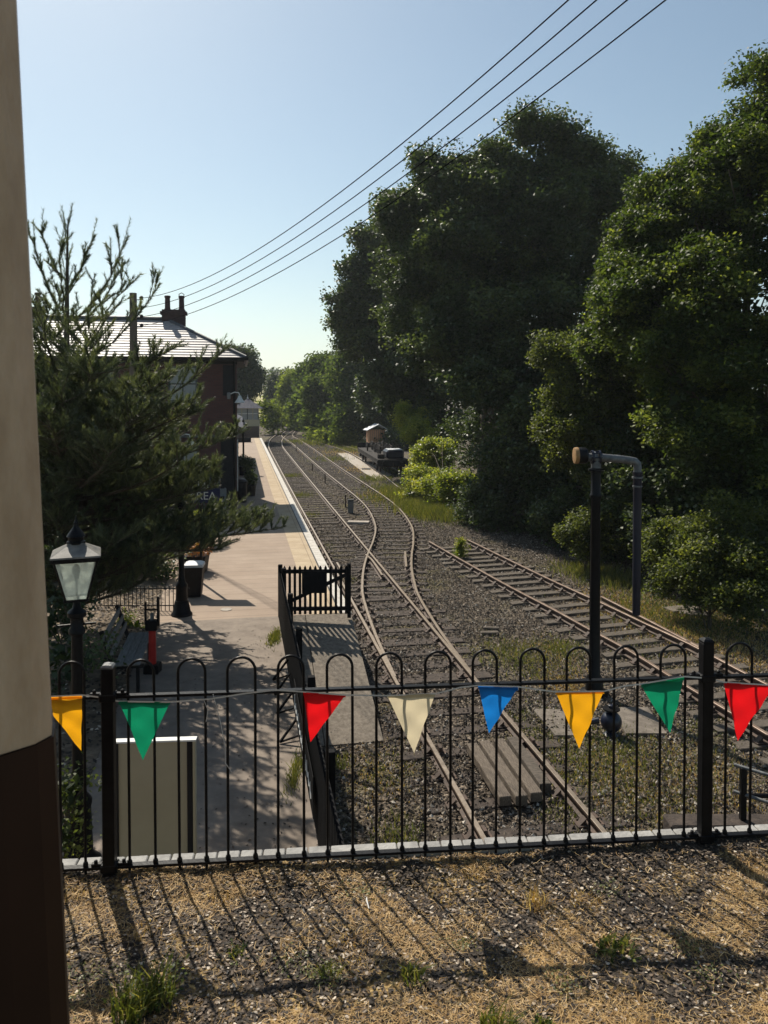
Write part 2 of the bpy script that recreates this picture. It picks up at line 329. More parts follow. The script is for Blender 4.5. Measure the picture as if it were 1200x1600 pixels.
def clump_points(blobs, dens, per, sig, inner=.35):
    """blobs: (cx,cy,cz,rx,ry,rz); clusters of leaves spread over and through each"""
    C = []
    subs = []
    for (cx, cy, cz, rx, ry, rz) in blobs:
        if rx < .7: subs.append((cx, cy, cz, rx, ry, rz)); continue
        m_ = 20; dd = rand_dirs(m_); ff = RNG.uniform(.20, .42, m_); rd_ = RNG.uniform(.66, .98, m_)
        for q in range(m_): subs.append((cx + dd[q, 0] * rx * rd_[q], cy + dd[q, 1] * ry * rd_[q], cz + dd[q, 2] * rz * rd_[q], rx * ff[q], ry * ff[q], rz * ff[q] * .8))
    dens = dens * .62
    for (cx, cy, cz, rx, ry, rz) in subs:
        area = 4 * math.pi * ((rx * ry) ** 1.6 / 3 + (rx * rz) ** 1.6 / 3 + (ry * rz) ** 1.6 / 3) ** (1 / 1.6)
        n = max(6, int(area * dens)); d = rand_dirs(n)
        rr = np.where(RNG.random(n) < inner, .35 + .5 * RNG.random(n), .82 + .27 * RNG.random(n))
        C.append(np.array([cx, cy, cz]) + d * rr[:, None] * np.array([rx, ry, rz]))
    C = np.concatenate(C); k = len(C); g = np.clip(RNG.normal(size=(k * per, 3)), -1.7, 1.7) * sig * (.55 + .9 * np.repeat(RNG.random(k), per))[:, None]
    g[:, 2] *= .7
    P = np.repeat(C, per, axis=0) + g
    cr = np.repeat(RNG.random(k), per) * .75 + RNG.random(k * per) * .25
    return P, cr
def blob(x, y, r, Y, ry=1.0, rz=1.0):       # photo pixel centre, pixel radius at distance Y
    c = px(x, y, Y); R_ = r / FPX * Y
    return (c.x, c.y, c.z, R_, R_ * ry, R_ * rz)
def tree(name, label, cat, base, blobs, leaf, size, dens, per, sig, trunk_r, group=None, inner=.35, zmin=None, limbs=True):
    base = Vector(base); t = empty(name, base, 0, label, cat, group)
    P, cr = clump_points(blobs, dens, per, sig, inner)
    if zmin is not None: k = P[:, 2] > zmin; P = P[k]; cr = cr[k]
    P = P - np.array(base)
    Q = []
    for (bx, by, bz, rx, ry, rz) in blobs:
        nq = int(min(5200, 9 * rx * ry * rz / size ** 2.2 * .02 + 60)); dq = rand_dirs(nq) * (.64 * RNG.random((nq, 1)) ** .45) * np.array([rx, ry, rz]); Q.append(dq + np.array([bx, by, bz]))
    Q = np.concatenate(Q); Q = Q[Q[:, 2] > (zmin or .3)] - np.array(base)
    V = np.concatenate([leaf_quads(P, size), leaf_quads(Q, size * 2.4)]); cr = np.concatenate([cr, RNG.random(len(Q)) * .35])  # big dark inner leaves block light; crown's inner shade put into their colour
    np_mesh('crown', V, 4, leaf, t, cr)
    mb = MB(); top = max(b[2] for b in blobs) * .88 - base.z; pts = []
    cx = sum(b[0] for b in blobs) / len(blobs) - base.x; cy = sum(b[1] for b in blobs) / len(blobs) - base.y
    for i in range(7):
        f = i / 6; pts.append((cx * f * f * .8 + random.uniform(-.1, .1) * f, cy * f * f * .8, top * f - (.3 if i == 0 else 0)))
    mb.tube(pts, [trunk_r * (1.25 if i == 0 else 1 - .13 * i) for i in range(7)], 10)
    if limbs:
        for b in blobs:
            tip = Vector((b[0], b[1], b[2])) - base; f = max(.15, min(.8, tip.z / top - .25)); s0 = Vector(pts[int(f * 6)])
            mid = s0.lerp(tip, .5) + Vector((0, 0, .1 * (tip - s0).length))
            mb.tube([s0, mid, tip], [trunk_r * .45, trunk_r * .28, trunk_r * .1], 6)
            for _ in range(5):
                e = tip + Vector((random.uniform(-1, 1) * b[3], random.uniform(-1, 1) * b[4], random.uniform(-.4, 1) * b[5])) * .8
                mb.tube([mid, mid.lerp(e, .5) + Vector((0, 0, .1)), e], [trunk_r * .16, trunk_r * .1, trunk_r * .03], 5)
    mb.build('trunk', M['bark'], t, smooth=True)
    return t

# ================================================================== SETTING
def sheet(name, pts, mtl, kind='structure', parent=None):
    m = MB().add(pts, [tuple(range(len(pts)))]); o = m.build(name, mtl, parent, fix=False)
    if kind: o['kind'] = kind
    return o
sheet('ground', [(-1500, -60, 0), (1500, -60, 0), (1500, 2500, 0), (-1500, 2500, 0)], M['ground'])

# distant hill with a field on its lower slope
hm = MB(); nx, ny = 90, 16
def hill_z(x, f): return (38 + 8 * math.sin(x * .006 + 1) + 5 * math.sin(x * .017)) * math.sin(min(f, 1) * math.pi / 2)
vs = []; fs = []
for j in range(ny):
    for i in range(nx):
        x = -900 + i * 20; f = j / (ny - 1); z = hill_z(x, f) + random.uniform(-1.2, 1.4) * (f > .3)
        vs.append((x, 760 + f * 260, z - .5))
for j in range(ny - 1):
    for i in range(nx - 1): a = j * nx + i; fs.append((a, a + 1, a + nx + 1, a + nx))
hm.add(vs, fs); h = hm.build('hill', M['hillwood'], fix=False); h['kind'] = 'structure'
P = np.column_stack([RNG.uniform(-420, 120, 9000), RNG.uniform(790, 1010, 9000), np.zeros(9000)])
P[:, 2] = [hill_z(a, (b - 760) / 260) + 1 for a, b in P[:, :2]]
P = np.repeat(P, 3, axis=0) + RNG.normal(size=(27000, 3)) * np.array([4, 4, 2.2])
o = np_mesh('hill_woodland', leaf_quads(P, 4.5), 4, M['oak'], None, RNG.random(27000)); tag(o, 'far hazy line of woodland along the hilltop behind the railway', 'woodland', kind='stuff')
sheet('field', [(-330, 200, .1), (-20, 200, .1), (-40, 640, 15), (-330, 640, 15)], M['field'])

# platform -----------------------------------------------------------
PZ = 1.05
def strip(name, t0, t1, s0, s1, z, mtl, n=1, z1=None):
    m = MB(); z1 = z if z1 is None else z1
    for i in range(n):
        a = s0 + (s1 - s0) * i / n; b = s0 + (s1 - s0) * (i + 1) / n; za = z + (z1 - z) * i / n; zb = z + (z1 - z) * (i + 1) / n
        m.add([tr(a, t0, za), tr(a, t1, za), tr(b, t1, zb), tr(b, t0, zb)], [(0, 1, 2, 3)])
    o = m.build(name, mtl, fix=False); o['kind'] = 'structure'; return o
SEND = 84
strip('platform_path', -1.75, .80, 3.0, 15.6, PZ, M['asphalt'])
strip('platform_surface', -1.75, 1.42, 15.6, SEND, PZ, M['asphalt2'])
strip('platform_surface', 1.42, 1.98, 15.6, SEND, PZ + .002, M['buff'])
m = MB()
for t0, t1, z in ((1.98, 2.02, PZ - .01),): m.add([tr(15.6, t0, z), tr(15.6, t1, z), tr(SEND, t1, z), tr(SEND, t0, z)], [(0, 1, 2, 3)])
o = m.build('platform_joint', M['blackmatt'], fix=False); o['kind'] = 'structure'
m = MB(); m.prism([tr(15.6, 2.02, PZ - .11), tr(15.6, 2.24, PZ - .11), tr(SEND, 2.24, PZ - .11), tr(SEND, 2.02, PZ - .11)], (0, 0, .112))
o = m.build('platform_edge', M['edgewhite']); o['kind'] = 'structure'
m = MB(); m.prism([tr(15.6, 2.0, 0), tr(15.6, 2.15, 0), tr(SEND, 2.15, 0), tr(SEND, 2.0, 0)], (0, 0, PZ - .112))
m.prism([tr(3, .68, 0), tr(3, .80, 0), tr(15.6, .80, 0), tr(15.6, .68, 0)], (0, 0, PZ - .004))
m.prism([tr(SEND, -1.75, 0), tr(SEND, 2.2, 0), tr(SEND + .15, 2.2, 0), tr(SEND + .15, -1.75, 0)], (0, 0, PZ - .004))
o = m.build('platform_wall', M['brickdark']); o['kind'] = 'structure'
# ramp down from the gate
m = MB(); m.prism([tr(15.6, .805, 0), tr(15.6, .805, PZ - .002), tr(11.9, .805, .02), tr(11.9, .805, 0)], tr(0, .47)); o = m.build('ramp', M['ramp']); o['kind'] = 'structure'
m = MB(); m.prism([tr(15.6, 1.29, 0), tr(15.6, 1.29, PZ - .002), tr(11.9, 1.29, .02), tr(11.9, 1.29, 0)], tr(0, .93)); o = m.build('ramp', M['ramp']); o['kind'] = 'structure'
# garden beside the platform
m = MB(); gn = 26; vs = []; fs = []
for i in range(gn):
    for j in range(gn):
        s = 2.5 + i * 1.15; t = -1.752 - j * .7; vs.append(tr(s, t, PZ + (.03 * math.sin(i * 1.3 + j) + .05 * random.random() + min(.1, .05 * j)) * (1 if j else .2)))
for i in range(gn - 1):
    for j in range(gn - 1): a = i * gn + j; fs.append((a, a + 1, a + gn + 1, a + gn))
m.add(vs, fs); o = m.build('garden_bed', M['soil'], fix=False); o['kind'] = 'structure'

# upper ground at the fence (bridge deck) ---------------------------
DZ = CAMZ - 2.28
FM = .0857                                # fence line Y = 3.7 + FM X
def noise2(x, y):
    return (np.sin(x * 7.3 + 1.7 * np.sin(y * 5.1)) * np.sin(y * 8.9 + 1.3 * np.sin(x * 6.2)) * .5 + np.sin(x * 23 + y * 11) * np.sin(y * 19 - x * 13) * .25 + np.sin(x * 2.1 + 1) * np.sin(y * 2.9) * .6)
gx, gy = 190, 120; X = np.linspace(-4.5, 5.5, gx); Y = np.linspace(-1.5, 3.735, gy)
def deck_z(x, y): return DZ + .018 * noise2(x, y) - .02 + .038 * np.clip((y - FM * x - 3.52) / .17, 0, 1)
vs = []; fs = []
for y in Y:
    for x in X: yy = y + FM * x * (y > 2) ; vs.append((x, yy, float(deck_z(x, yy)) + random.uniform(-.004, .004)))
for j in range(gy - 1):
    for i in range(gx - 1): a = j * gx + i; fs.append((a, a + 1, a + gx + 1, a + gx))
o = MB().add(vs, fs).build('upper_ground', M['upsoil'], fix=False); o['kind'] = 'structure'
m = MB(); m.prism([(-4.6, -1.5, DZ - .6), (5.6, -1.5, DZ - .6), (5.6, 3.74 + FM * 5.6, DZ - .6), (-4.6, 3.74 - FM * 4.6, DZ - .6)], (0, 0, .5))
o = m.build('bridge_deck', M['mortar']); o['kind'] = 'structure'

# parapet coping beyond the fence
fd = Vector((1, FM, 0)).normalized(); fn = Vector((-fd.y, fd.x, 0)); FANG = math.atan(FM)
def fp(u, off=0, z=0): return Vector((0, 3.7, 0)) + fd * u + fn * off + Vector((0, 0, z))     # along the fence
t = empty('brick_parapet', fp(0, 0, DZ), FANG, 'pale brick coping row running along behind the black fence', 'wall')
m = MB(); m.box((.4, .07, -.345), (9.4, .085, .60)); m.build('wall', M['brickdark'], t)
m = MB(); u = -4.2
while u < 5.0:
    m.box((u, .07 + random.uniform(-.003, .003), -.004 + random.uniform(-.003, .003)), (.105, .095, .07), rz=random.uniform(-.02, .02), bev=.005); u += .111
m.build('coping', M['coping'], t)
m = MB(); m.box((.4, .07, -.02), (9.3, .08, .06)); m.build('mortar_bed', M['mortar'], t)

# foreground litter, straw, tufts -----------------------------------
def lay(n, lmin, lmax, w, zj=.012, tilt=.35, xr=(-2.2, 3.0), yr=(2.2, 3.72), curl=.3, mask=None):
    x = RNG.uniform(*xr, n); y = RNG.uniform(*yr, n)
    if mask is not None:
        k = RNG.random(n) < mask(x, y); x = x[k]; y = y[k]; n = len(x)
    y = y + FM * x * (y > 2); a = RNG.uniform(0, 2 * math.pi, n); L = RNG.uniform(lmin, lmax, n); ww = w * RNG.uniform(.6, 1.5, n)
    z = deck_z(x, y) + RNG.uniform(0, zj, n) + .004
    d = np.column_stack([np.cos(a), np.sin(a), RNG.normal(0, tilt, n)]); s = np.column_stack([-np.sin(a), np.cos(a), RNG.normal(0, .18, n)])
    P = np.column_stack([x, y, z]); k = s * RNG.normal(0, curl, n)[:, None] * L[:, None]
    h = d * L[:, None] * .5; sw = s * ww[:, None] * .5
    q1 = np.stack([P - h - sw, P - h + sw, P + k + sw, P + k - sw], 1); q2 = np.stack([P + k - sw, P + k + sw, P + h + sw * .4, P + h - sw * .4], 1)
    V = np.concatenate([q1, q2], 1).reshape(-1, 3); V[:, 2] = np.maximum(V[:, 2], DZ - .05)
    return V, np.repeat(RNG.random(n), 2)
patch = lambda x, y: np.clip(.10 + 1.15 * np.sin(x * 4.1 + 2.2 * np.sin(y * 3.3)) * np.sin(y * 7.1 + 1.5 * np.sin(x * 5.7)) + .45 * (y < 2.85), .06, 1)
V, r = lay(85000, .015, .075, .0019, zj=.006, tilt=.12, curl=.35, mask=patch); o = np_mesh('dry_grass', V, 4, M['straw'], None, r); tag(o, 'dry straw and dead grass strewn over the ground before the fence', 'dry grass', kind='stuff')
V, r = lay(46000, .006, .022, .009, zj=.004, tilt=.22, curl=.1); o = np_mesh('leaf_litter', V, 4, M['litter'], None, r); tag(o, 'dark bark chips and leaf litter among the straw', 'litter', kind='stuff')
rg = RNG.random(14) ; cx_ = RNG.uniform(-1.5, 2.2, 14); cy_ = RNG.uniform(2.5, 3.6, 14)
P = np.concatenate([np.column_stack([cx_[i] + RNG.normal(0, .05, 90), cy_[i] + FM * cx_[i] + RNG.normal(0, .035, 90), np.zeros(90)]) for i in range(14)])
P[:, 2] = deck_z(P[:, 0], P[:, 1]) + RNG.uniform(.004, .016, len(P)); o = np_mesh('moss', leaf_quads(P, .012, up=1.2), 4, M['grass'], None, RNG.random(len(P))); tag(o, 'small green moss and sprouts dotted over the upper ground', 'moss', kind='stuff')
# fallen pale sticks
def tuft(name, label, cx, cy, n, hh, rad, mtl, w=.006, lean=.5, group=None, leaves=0):
    base = Vector((cx, cy, float(deck_z(cx, cy)))); rr = rad * np.sqrt(RNG.random(n)); a = RNG.uniform(0, 6.28, n)
    P = np.column_stack([rr * np.cos(a), rr * np.sin(a), np.full(n, -.01)]); L = hh * RNG.uniform(.45, 1.1, n)
    b = RNG.uniform(0, 6.28, n); ln = RNG.uniform(.05, lean, n); d = np.column_stack([np.cos(b) * ln, np.sin(b) * ln, np.ones(n)])
    s = np.column_stack([-np.sin(b + 1), np.cos(b + 1), np.zeros(n)]) * (w / 2); mid = P + d * L[:, None] * .55; tip = mid + (d + np.column_stack([np.cos(b), np.sin(b), np.zeros(n)]) * ln[:, None] * 1.2 - [0, 0, .35]) * L[:, None] * .45
    V = np.concatenate([np.stack([P - s, P + s, mid + s * .9, mid - s * .9], 1), np.stack([mid - s * .9, mid + s * .9, tip + s * .15, tip - s * .15], 1)], 1).reshape(-1, 3)
    t = empty(name, base, 0, label, 'weed', group); np_mesh('blades', V, 4, mtl, t, np.repeat(RNG.random(n), 2))
    if leaves:
        k = leaves; q = RNG.integers(0, n, k); f = RNG.uniform(.2, 1, k)[:, None]; Q = P[q] + (tip[q] - P[q]) * f
        np_mesh('leaves', leaf_quads(Q, .017, up=.3), 4, M['lime'], t, RNG.random(k))
    return t
def pg(x, y):      # point on the upper ground seen at a pixel
    u = (x - 600) / FPX; v = -(y - 651.4) / FPX; d = Vector((u, math.cos(PITCH) + v * math.sin(PITCH), -math.sin(PITCH) + v * math.cos(PITCH)))
    k = -2.28 / d.z; return d.x * k, d.y * k
x, y = pg(205, 1575); tuft('grass_tuft', 'tall green weed tuft in shadow at the lower left of the ground', x, y, 130, .17, .075, M['grass'], leaves=170)
x, y = pg(250, 1560); tuft('grass_tuft', 'upright seeding weed right beside the tall lower left tuft', x, y, 60, .22, .05, M['grass'], leaves=150)
x, y = pg(962, 1482); tuft('grass_tuft', 'leafy green dandelion clump on the ground right of centre', x, y, 55, .075, .075, M['grass'], w=.012, lean=1.0, leaves=170)
x, y = pg(775, 1608); tuft('grass_tuft', 'fine green grass tuft at the bottom edge right of centre', x, y, 110, .10, .06, M['grass'], lean=.7)
x, y = pg(850, 1612); tuft('grass_tuft', 'leafy weed at the bottom edge beside the fine grass', x, y, 40, .075, .05, M['grass'], w=.01, lean=.8, leaves=90)
x, y = pg(372, 1483); tuft('grass_tuft', 'tiny dark green sprig between the picket shadows', x, y, 30, .05, .04, M['grass'], w=.01, lean=1.0, leaves=40)
x, y = pg(512, 1518); tuft('grass_tuft', 'small yellow green tuft below the red flag', x, y, 70, .06, .05, M['grass'], lean=1.0)
x, y = pg(643, 1530); tuft('grass_tuft', 'short green tuft on the rail shadow below the cream flag', x, y, 60, .09, .045, M['grass'], lean=.7)
x, y = pg(915, 1405); tuft('grass_tuft', 'round straw yellow tuft near the fence below the green flag', x, y, 120, .05, .07, M['straw'], w=.004, lean=1.2)
x, y = pg(840, 1408); tuft('grass_tuft', 'wiry dry tuft leaning up near the fence below the yellow flag', x, y, 60, .12, .05, M['straw'], w=.004, lean=.6)
for i, (a, b) in enumerate(((225, 1450), (545, 1463), (350, 1388), (735, 1330), (1060, 1330), (1170, 1350), (110, 1390), (690, 1388), (560, 1500), (1010, 1590))):
    x, y = pg(a, max(b, 1392 - (a > 700) * 35)); tuft('straw_tuft', 'short tuft of dead yellow grass on the upper ground', x, y, 90, .045, .08, M['straw'], w=.004, lean=1.3, group='dead grass tufts on the upper ground')
x, y = pg(573, 1402); m = MB().tube([(0, 0, 0), (.0, -.03, .012), (.012, -.09, .012)], [.003, .004, .002], 6); o = m.build('twig', M['white']); o.location = (x, y, float(deck_z(x, y)) + .012); tag(o, 'bleached pale twig lying below the red flag', 'twig')

# ================================================================== BOW TOP FENCE
FZ0 = DZ + .045; RAILB = DZ + .052; RAILT = DZ + .866; BOW = DZ + 1.035
F = empty('bow_top_fence', fp(0, 0, DZ), FANG, 'black bow top metal railing across the foreground carrying the bunting', 'fence')
def fu(xp):               # local coordinate along the fence seen at image column xp
    k = (xp - 600) / FPX; Xw = k * 3.7 / (1 - FM * k); return Xw / fd.x
hoops = [(88, 127), (196, 237), (275, 318), (353, 397), (433, 473), (510, 550), (588, 628), (665, 705), (740, 778), (815, 853), (888, 925), (963, 1000), (1036, 1075), (1140, 1180), (1215, 1253)]
hoops = [(-70, -30), (10, 50)] + hoops
LZ = lambda z: z - DZ
for a, b in hoops:
    u0, u1 = fu(a), fu(b); c = (u0 + u1) / 2; r = (u1 - u0) / 2
    j0, j1 = random.uniform(-.003, .003), random.uniform(-.003, .003)
    zt = LZ(BOW) - r; pts = [(u0 + j0, 0, LZ(FZ0) - .022), (u0, 0, zt)] + [(c - r * math.cos(k * math.pi / 12), 0, zt + r * math.sin(k * math.pi / 12)) for k in range(1, 12)] + [(u1, 0, zt), (u1 + j1, 0, LZ(FZ0) - .022)]
    hp = MB().tube(pts, .0068, 8)
    for q in (u0 + j0, u1 + j1): hp.lathe([(.010, -.014), (.0125, -.006), (.0125, .004), (.009, .012)], (q, 0, LZ(RAILB) + .016), 8)
    hp.build('hoop', M['black'], F, smooth=True)
posts = [165, 1108]
def rail(u0, u1):
    for z, h in ((LZ(RAILT), .013), (LZ(RAILB), .013)):
        m = MB().box(((u0 + u1) / 2, 0, z), (u1 - u0, .034, h), bev=.002)
        for q, sg in ((u0, 1), (u1, -1)):
            m.box((q + sg * .03, 0, z + .012), (.05, .024, .014), bev=.003); m.lathe([(.009, 0), (.009, .014), (.004, .018)], (q + sg * .035, 0, z + .016), 8)
        m.build('rail', M['black'], F)
pu = [fu(p) for p in posts]
rail(fu(-90), pu[0] - .03); rail(pu[0] + .03, pu[1] - .03); rail(pu[1] + .03, fu(1300))
for u, top in zip(pu, (1.005, 1.045)):
    m = MB().box((u, 0, top / 2 - .08), (.056, .056, top + .16), bev=.004)
    for z in (LZ(RAILT), LZ(RAILB)): m.box((u, 0, z), (.078, .062, .04), bev=.006)
    pst = m.build('post', M['black'], F)
    MB().lathe([(.040, 0), (.040, .008), (.030, .016), (.012, .022)], (u, 0, top), 4, sq=True).build('post_cap', M['black'] if u > 0 else M['greypipe'], pst)  # left cap in paler grey, its bright highlight put into the colour

# ================================================================== BUNTING
BT = empty('bunting_line', fp(0, 0, DZ), FANG, 'string of coloured triangular pennants tied along the black railing', 'bunting')
def on_fence(x, y, off):     # local point on the vertical plane of the fence, off metres towards the camera
    for _ in range(3):
        k = (x - 600) / FPX; Yw = (3.7 - off) / (1 - FM * k); p = px(x, y, Yw)
    q = Matrix.Rotation(-FANG, 3, 'Z') @ (p - Vector((0, 3.7, DZ))); return q
flags = [('fyellow', (60, 1090), (128, 1087), (127, 1173), 'yellow pennant cut off by the wall, next left of the green one'),
         ('fgreen', (186, 1096), (266, 1097), (223, 1188), 'dark green pennant over the cream board'),
         ('fred', (474, 1082), (540, 1086), (485, 1160), 'red pennant over the diagonal fence'),
         ('fcream', (605, 1087), (680, 1084), (647, 1176), 'cream pennant'),
         ('fblue', (747, 1072), (809, 1074), (764, 1146), 'blue pennant'),
         ('fyellow', (868, 1081), (944, 1080), (905, 1170), 'yellow pennant in front of the water crane'),
         ('fgreen', (1001, 1070), (1069, 1058), (1047, 1145), 'green pennant left of the right hand post'),
         ('fred', (1131, 1067), (1210, 1071), (1153, 1158), 'red pennant at the right end')]
def smooth(t_): return t_ * t_ * (3 - 2 * t_)
def put_flag(mk, a, b, c, lab, wob):
    A, B, C_ = on_fence(*a, .022), on_fence(*b, .022), on_fence(*c, .035); n = 14; m = MB(); vs = []; fs = []; idx = {}
    for i in range(n + 1):
        for j in range(n + 1 - i):
            f, g = i / n, j / n; p = A.lerp(B, g) + (C_ - A) * f if False else A * (1 - f - g) + B * g + C_ * f
            p = p + Vector((0, -(.005 * math.sin(g * 6 + wob) * math.sin(f * 4 + wob * 2) + .003 * math.sin((f - g) * 9 + wob) + .0015 * math.sin(f * 17 + g * 8 + wob)), 0)); idx[i, j] = len(vs); vs.append(p)
    for i in range(n):
        for j in range(n - i):
            fs.append((idx[i, j], idx[i, j + 1], idx[i + 1, j]))
            if j < n - i - 1: fs.append((idx[i, j + 1], idx[i + 1, j + 1], idx[i + 1, j]))
    o = m.add(vs, fs).build('pennant', M[mk], BT, smooth=True, fix=False); o['label'] = lab
    # folded hem
    h = MB(); nh = 8; top = []
    for k in range(nh + 1): top.append(vs[idx[0, round(k * n / nh)]])
    for k in range(nh):
        p, q = top[k] + Vector((0, -.0025, .003)), top[k + 1] + Vector((0, -.0025, .003)); h.add([p, q, q - Vector((0, -.001, .016)), p - Vector((0, -.001, .016))], [(0, 1, 2, 3)])
    h.build('hem', M[mk], o, fix=False)
for i, f in enumerate(flags): put_flag(*f, i * 1.3)
sp = [(-40, 1092), (60, 1089), (128, 1086), (160, 1090), (186, 1096), (266, 1097), (330, 1092), (380, 1084), (430, 1078), (474, 1081), (540, 1086), (605, 1087), (680, 1084), (720, 1074), (747, 1071), (809, 1073), (868, 1081), (944, 1080), (975, 1072), (1001, 1069), (1069, 1057), (1108, 1060), (1131, 1066), (1210, 1071)]
pts = [on_fence(a, b, .026) for a, b in sp]; m = MB()
for i in range(len(pts) - 1):
    a, b = pts[i], pts[i + 1]; m.add([a + Vector((0, 0, .0035)), b + Vector((0, 0, .0035)), b - Vector((0, 0, .0035)), a - Vector((0, 0, .0035))], [(0, 1, 2, 3)])
m.build('tape', M['string'], BT, fix=False)
lp = [on_fence(a, b, .03) for a, b in ((318, 1092), (325, 1110), (322, 1128), (333, 1085), (345, 1130), (352, 1170), (352, 1192), (362, 1206))]
MB().tube(lp[:3], .0018, 5).tube(lp[3:], .0018, 5).build('loose_end', M['string'], BT)

# ================================================================== LEFT WALL PIER
t = empty('rendered_wall', (0, 0, DZ), 0, 'blurred cream wall with dark brown lower part at the left edge', 'wall')
def wall_ring(z, grow=0.0):
    xe = -.64 - (z - 4.27) * .0375; g = grow
    return [Vector(p) for p in ((-2.3, .35 - g, z - DZ), (-1.9, .32 - g, z - DZ), (xe - .06 + g, 1.425 - g, z - DZ), (xe - .015 + g, 1.47, z - DZ), (xe + g, 1.51, z - DZ), (xe - .02 + g, 1.56 + g, z - DZ), (xe - .35, 2.2 + g, z - DZ), (-2.3, 2.4 + g, z - DZ))]
def loft(name, z0, z1, mtl, g):
    m = MB(); a, b = wall_ring(z0, g), wall_ring(z1, g); n = len(a)
    m.add(a + b, [(i, (i + 1) % n, n + (i + 1) % n, n + i) for i in range(n)] + [tuple(range(n - 1, -1, -1)), tuple(range(n, 2 * n))]); return m.build(name, mtl, t)
loft('plaster', 4.828, 7.4, M['cream'], 0); loft('dado', DZ - .1, 4.826, M['brown'], .004)

# ================================================================== TRACKS
def catmull(P, step=.5):
    P = [Vector(p) for p in P]; P = [P[0] * 2 - P[1]] + P + [P[-1] * 2 - P[-2]]; out = []
    for i in range(1, len(P) - 2):
        p0, p1, p2, p3 = P[i - 1:i + 3]; n = max(1, int((p2 - p1).length / step))
        for k in range(n):
            u = k / n; out.append(.5 * ((2 * p1) + (p2 - p0) * u + (2 * p0 - 5 * p1 + 4 * p2 - p3) * u * u + (3 * p1 - p0 - 3 * p2 + p3) * u ** 3))
    out.append(P[-2]); return out
RP = [(-.055, .0), (.055, .0), (.055, .012), (.010, .028), (.010, .105), (.034, .112), (.034, .142), (.028, .148), (-.028, .148), (-.034, .142), (-.034, .112), (-.010, .105), (-.010, .028), (-.055, .012)]
RM = [0] * 14; RM[7] = 1; RM[6] = 1; RM[8] = 1
def offset(path, d):
    out = []
    for i, p in enumerate(path):
        v = path[min(i + 1, len(path) - 1)] - path[max(i - 1, 0)]; v.normalize(); out.append(p + Vector((v.y, -v.x, 0)) * d)
    return out
sleeper_mesh = {}
def get_mesh(key, f):
    if key not in sleeper_mesh: sleeper_mesh[key] = f()
    return sleeper_mesh[key]
def mk_sleeper(L, w, th, seed):
    random.seed(seed); m = MB(); n = 8; vs = []; fs = []
    for i in range(n + 1):
        x = -L / 2 + L * i / n; a = random.uniform(-.006, .006); b = random.uniform(-.008, .004)
        for (yy, zz) in ((-w / 2 + a, -th), (-w / 2 + a, b - .01), (-w / 2 + a + .012, b), (w / 2 + a - .012, b), (w / 2 + a, b - .01), (w / 2 + a, -th)): vs.append((x + (random.uniform(-.03, .03) if i in (0, n) else 0), yy, zz))
    for i in range(n):
        for k in range(6): fs.append((i * 6 + k, i * 6 + (k + 1) % 6, (i + 1) * 6 + (k + 1) % 6, (i + 1) * 6 + k))
    fs += [tuple(range(6)), tuple(n * 6 + 5 - k for k in range(6))]; m.add(vs, fs); return m
def chair_mb():
    m = MB(); m.box((0, 0, .012), (.36, .17, .024), bev=.006); m.prism([(.06, -.05, .024), (.15, -.05, .024), (.06, -.05, .10)], (0, .1, 0)); m.prism([(-.06, -.05, .024), (-.15, -.05, .024), (-.06, -.05, .10)], (0, .1, 0))
    m.box((.085, 0, .085), (.05, .14, .05), bev=.004)
    for x in (-.13, .13): m.lathe([(.018, .02), (.018, .045), (.01, .055)], (x, .06, 0), 6)
    return m
CH = None
def track(label, path, head='steel', sl_mat='sleeper', zt=.035, spacing=.75, L=2.5, maxpart=100, s_skip=0, chair_max=45, left=None, right=None, group=None, jit=.02):
    """path: centre line; rails 1.435 m apart, sleepers, chairs"""
    global CH
    t = empty('railway_track', path[0], 0, label, 'railway track', 'railway tracks of the station yard'); o0 = path[0]
    for d, cut in ((-.7475, left), (.7475, right)):
        pp = offset(path, d)
        if cut: pp = [p for p in pp if cut(p)]
        if len(pp) < 2: continue
        MB().sweep([p - o0 + Vector((0, 0, zt - .012)) for p in pp], RP, RM).build('rail', [M['rust'], M[head]], t, fix=True)
    acc = 0; nxt = .3; cnt = 0; far = MB()
    for i in range(len(path) - 1):
        d = path[i + 1] - path[i]; l = d.length
        while acc + l > nxt:
            p = path[i] + d * ((nxt - acc) / l); nxt += spacing; cnt += 1
            rz = math.atan2(d.y, d.x) - math.pi / 2 + random.uniform(-jit, jit)
            if cnt <= maxpart:
                key = ('s', cnt % 6, L, sl_mat)
                if key not in sleeper_mesh:
                    st = random.getstate(); o = mk_sleeper(L, .25, .12, 50 + cnt % 6).build('sleeper', M[sl_mat], t); random.setstate(st); sleeper_mesh[key] = o.data
                else: o = bpy.data.objects.new('sleeper', sleeper_mesh[key]); COL.objects.link(o); o.parent = t
                o.location = p - o0 + Vector((random.uniform(-.05, .05), 0, zt + random.uniform(-.018, .004))); o.rotation_euler = (0, 0, rz)
                if cnt <= chair_max:
                    for sx in (-.7475, .7475):
                        if CH is None: c = chair_mb().build('rail_chair', M['rust'], o); CH = c.data
                        else: c = bpy.data.objects.new('rail_chair', CH); COL.objects.link(c); c.parent = o
                        c.location = (sx, 0, -.002)
            else:
                far.box(p - o0 + Vector((0, 0, zt - .05)), (L, .25, .1), rz=rz)
        acc += l
    if far.v: fo = far.build('sleeper', M[sl_mat], t); fo['kind'] = 'stuff'
    return t
ctr1 = catmull([tr(s, tt) for s, tt in ((2.0, 3.60), (8, 3.62), (14, 3.60), (21, 3.60), (30, 3.60), (42, 3.60), (60, 3.62), (80, 3.68), (88, 3.9), (100, 4.7), (118, 6.9), (150, 11.5), (190, 18))], .8)
track('platform line running straight beside the white platform edge', ctr1, zt=.035)
